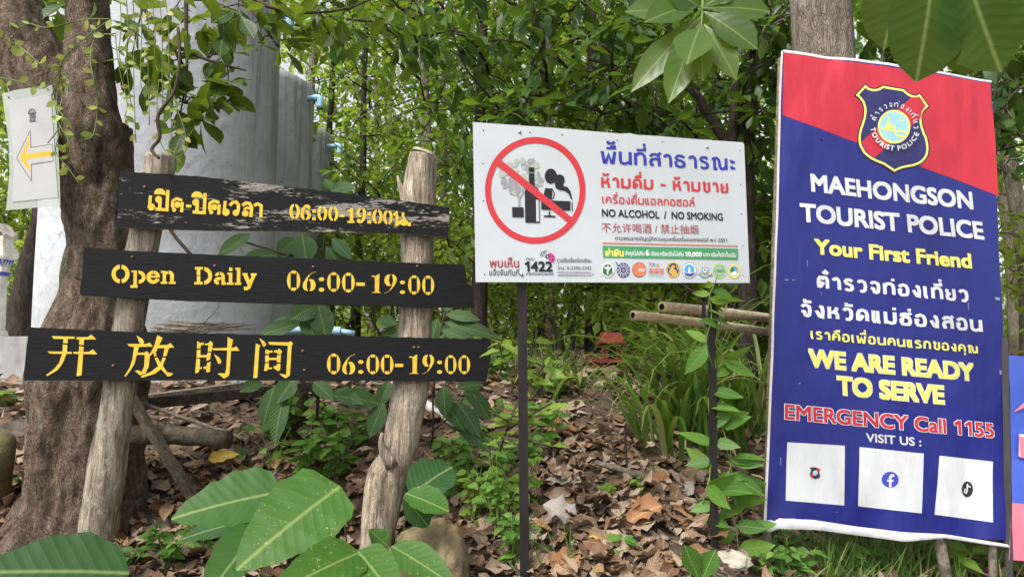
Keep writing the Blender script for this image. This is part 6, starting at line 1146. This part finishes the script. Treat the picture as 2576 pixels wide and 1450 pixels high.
for px, py, n, h0, h1, sp_, lean, lab in ((1650, 1140, 22, .45, .8, .14, -1.0, 'sprawling grass clump whose blades arch low over the litter'), (1815, 1110, 72, .8, 1.5, .16, -.9, 'tallest grass clump directly left of the banner behind the vine'), (1745, 1110, 46, .6, 1.25, .16, -.5, 'arching tall grass under the bamboo rail tips'), (1675, 1060, 14, .4, .85, .14, -.4, 'tall grass clump right of the spirit house'), (1895, 1100, 70, .8, 1.4, .16, -.7, 'dense tall grass against the left edge of the banner'), (1610, 1060, 7, .3, .5, .15, -.5, 'thinner grass clump in front of the spirit house'), (1420, 985, 22, .2, .4, .2, -.2, 'low grass tuft left of the spirit house')):
    tag(grass_clump('tall_grass', lab, px, py, n, h0, h1, sp_, lean), lab, 'grass clump', gt)
def short_grass():
    V = []; F = []; U = []
    parts = []
    def tuft(px0, px1, py0, py1, n, h0, h1):
        for _ in range(n):
            b_ = G(rng.uniform(px0, px1), rng.uniform(py0, py1)); L = rng.uniform(h0, h1); d = np.array((rng.normal() * .5, rng.normal() * .4, 1.0)); nrm = np.array((rng.normal(), -1, .2)); parts.append((b_ - (0, 0, .01), d, nrm, L))
    tuft(2060, 2330, 1400, 1500, 620, .10, .30); tuft(1940, 2540, 1400, 1500, 420, .06, .2); tuft(1330, 1700, 945, 1000, 200, .05, .12); tuft(1690, 1900, 960, 1120, 90, .1, .3); tuft(1160, 1420, 905, 950, 260, .1, .3); tuft(1420, 1900, 890, 940, 200, .05, .12); tuft(1240, 1450, 1380, 1446, 30, .06, .2)
    p, d, n_, L = (np.array([q[i] for q in parts]) for i in range(4)); Vv, Ff, Uu = leaves(p, d, n_, L, rng.uniform(.004, .009, len(L)), 'lance', 5, .2, rng.uniform(.1, .55, len(L)))
    tag(big_mesh('short_grass', Vv, Ff, Uu, M['grass']), 'thin green grass sprouting under the banner and behind the litter', 'grass', kind='stuff')
short_grass()
# dry bent stalk over the banner corner
o = MB().add(*tube([P(2462, 1340, 3.3), P(2470, 1290, 3.28), P(2488, 1258, 3.26), P(2512, 1252, 3.25), P(2545, 1268, 3.2), P(2590, 1300, 3.2)], [.002, .003, .003, .003, .003, .003], 6, sub=5)).build('dry_stalk', M['dry_grass'], None, True); tag(o, 'bent dry stalk arching across the right edge of the banner', 'stalk')
for bx, by, tx, ty, lab in ((2225, 1440, 2200, 1290, 'thin flowering stalk with a brown head before the first gap of the white squares'), (2260, 1440, 2295, 1235, 'tall thin wiry stalk crossing the middle white square'), (2290, 1440, 2312, 1285, 'thin stalk with a faded flower head right of the middle white square')):
    a = G(bx, by); d_ = dep(a) - .02; e = P(tx, ty, d_); r = thing('flower_stalk', lab, 'flower', a); MB().add(*tube([a, (a + e) / 2 + (.01, 0, .02), e], [.0022, .0018, .0012], 5, sub=5)).build('stem', M['greenstem'], r)
    MB().add(*tube([e - (0, 0, .008), e, e + (.002, 0, .008)], [.004, .009, .004], 8)).build('flower_head', M['nail'], r)
    cc = [a * (1 - t) + e * t for t in (.45, .6, .7, .82)]; V, F, Uu = leaves(np.array(cc + cc), np.array([(1, 0, .4)] * 4 + [(-1, 0, .4)] * 4), np.array([(0, -.6, 1)] * 8), .045, .013, 'lance', 4, .2, .3); big_mesh('foliage', V, F, Uu, M['leaf_herb'], r)
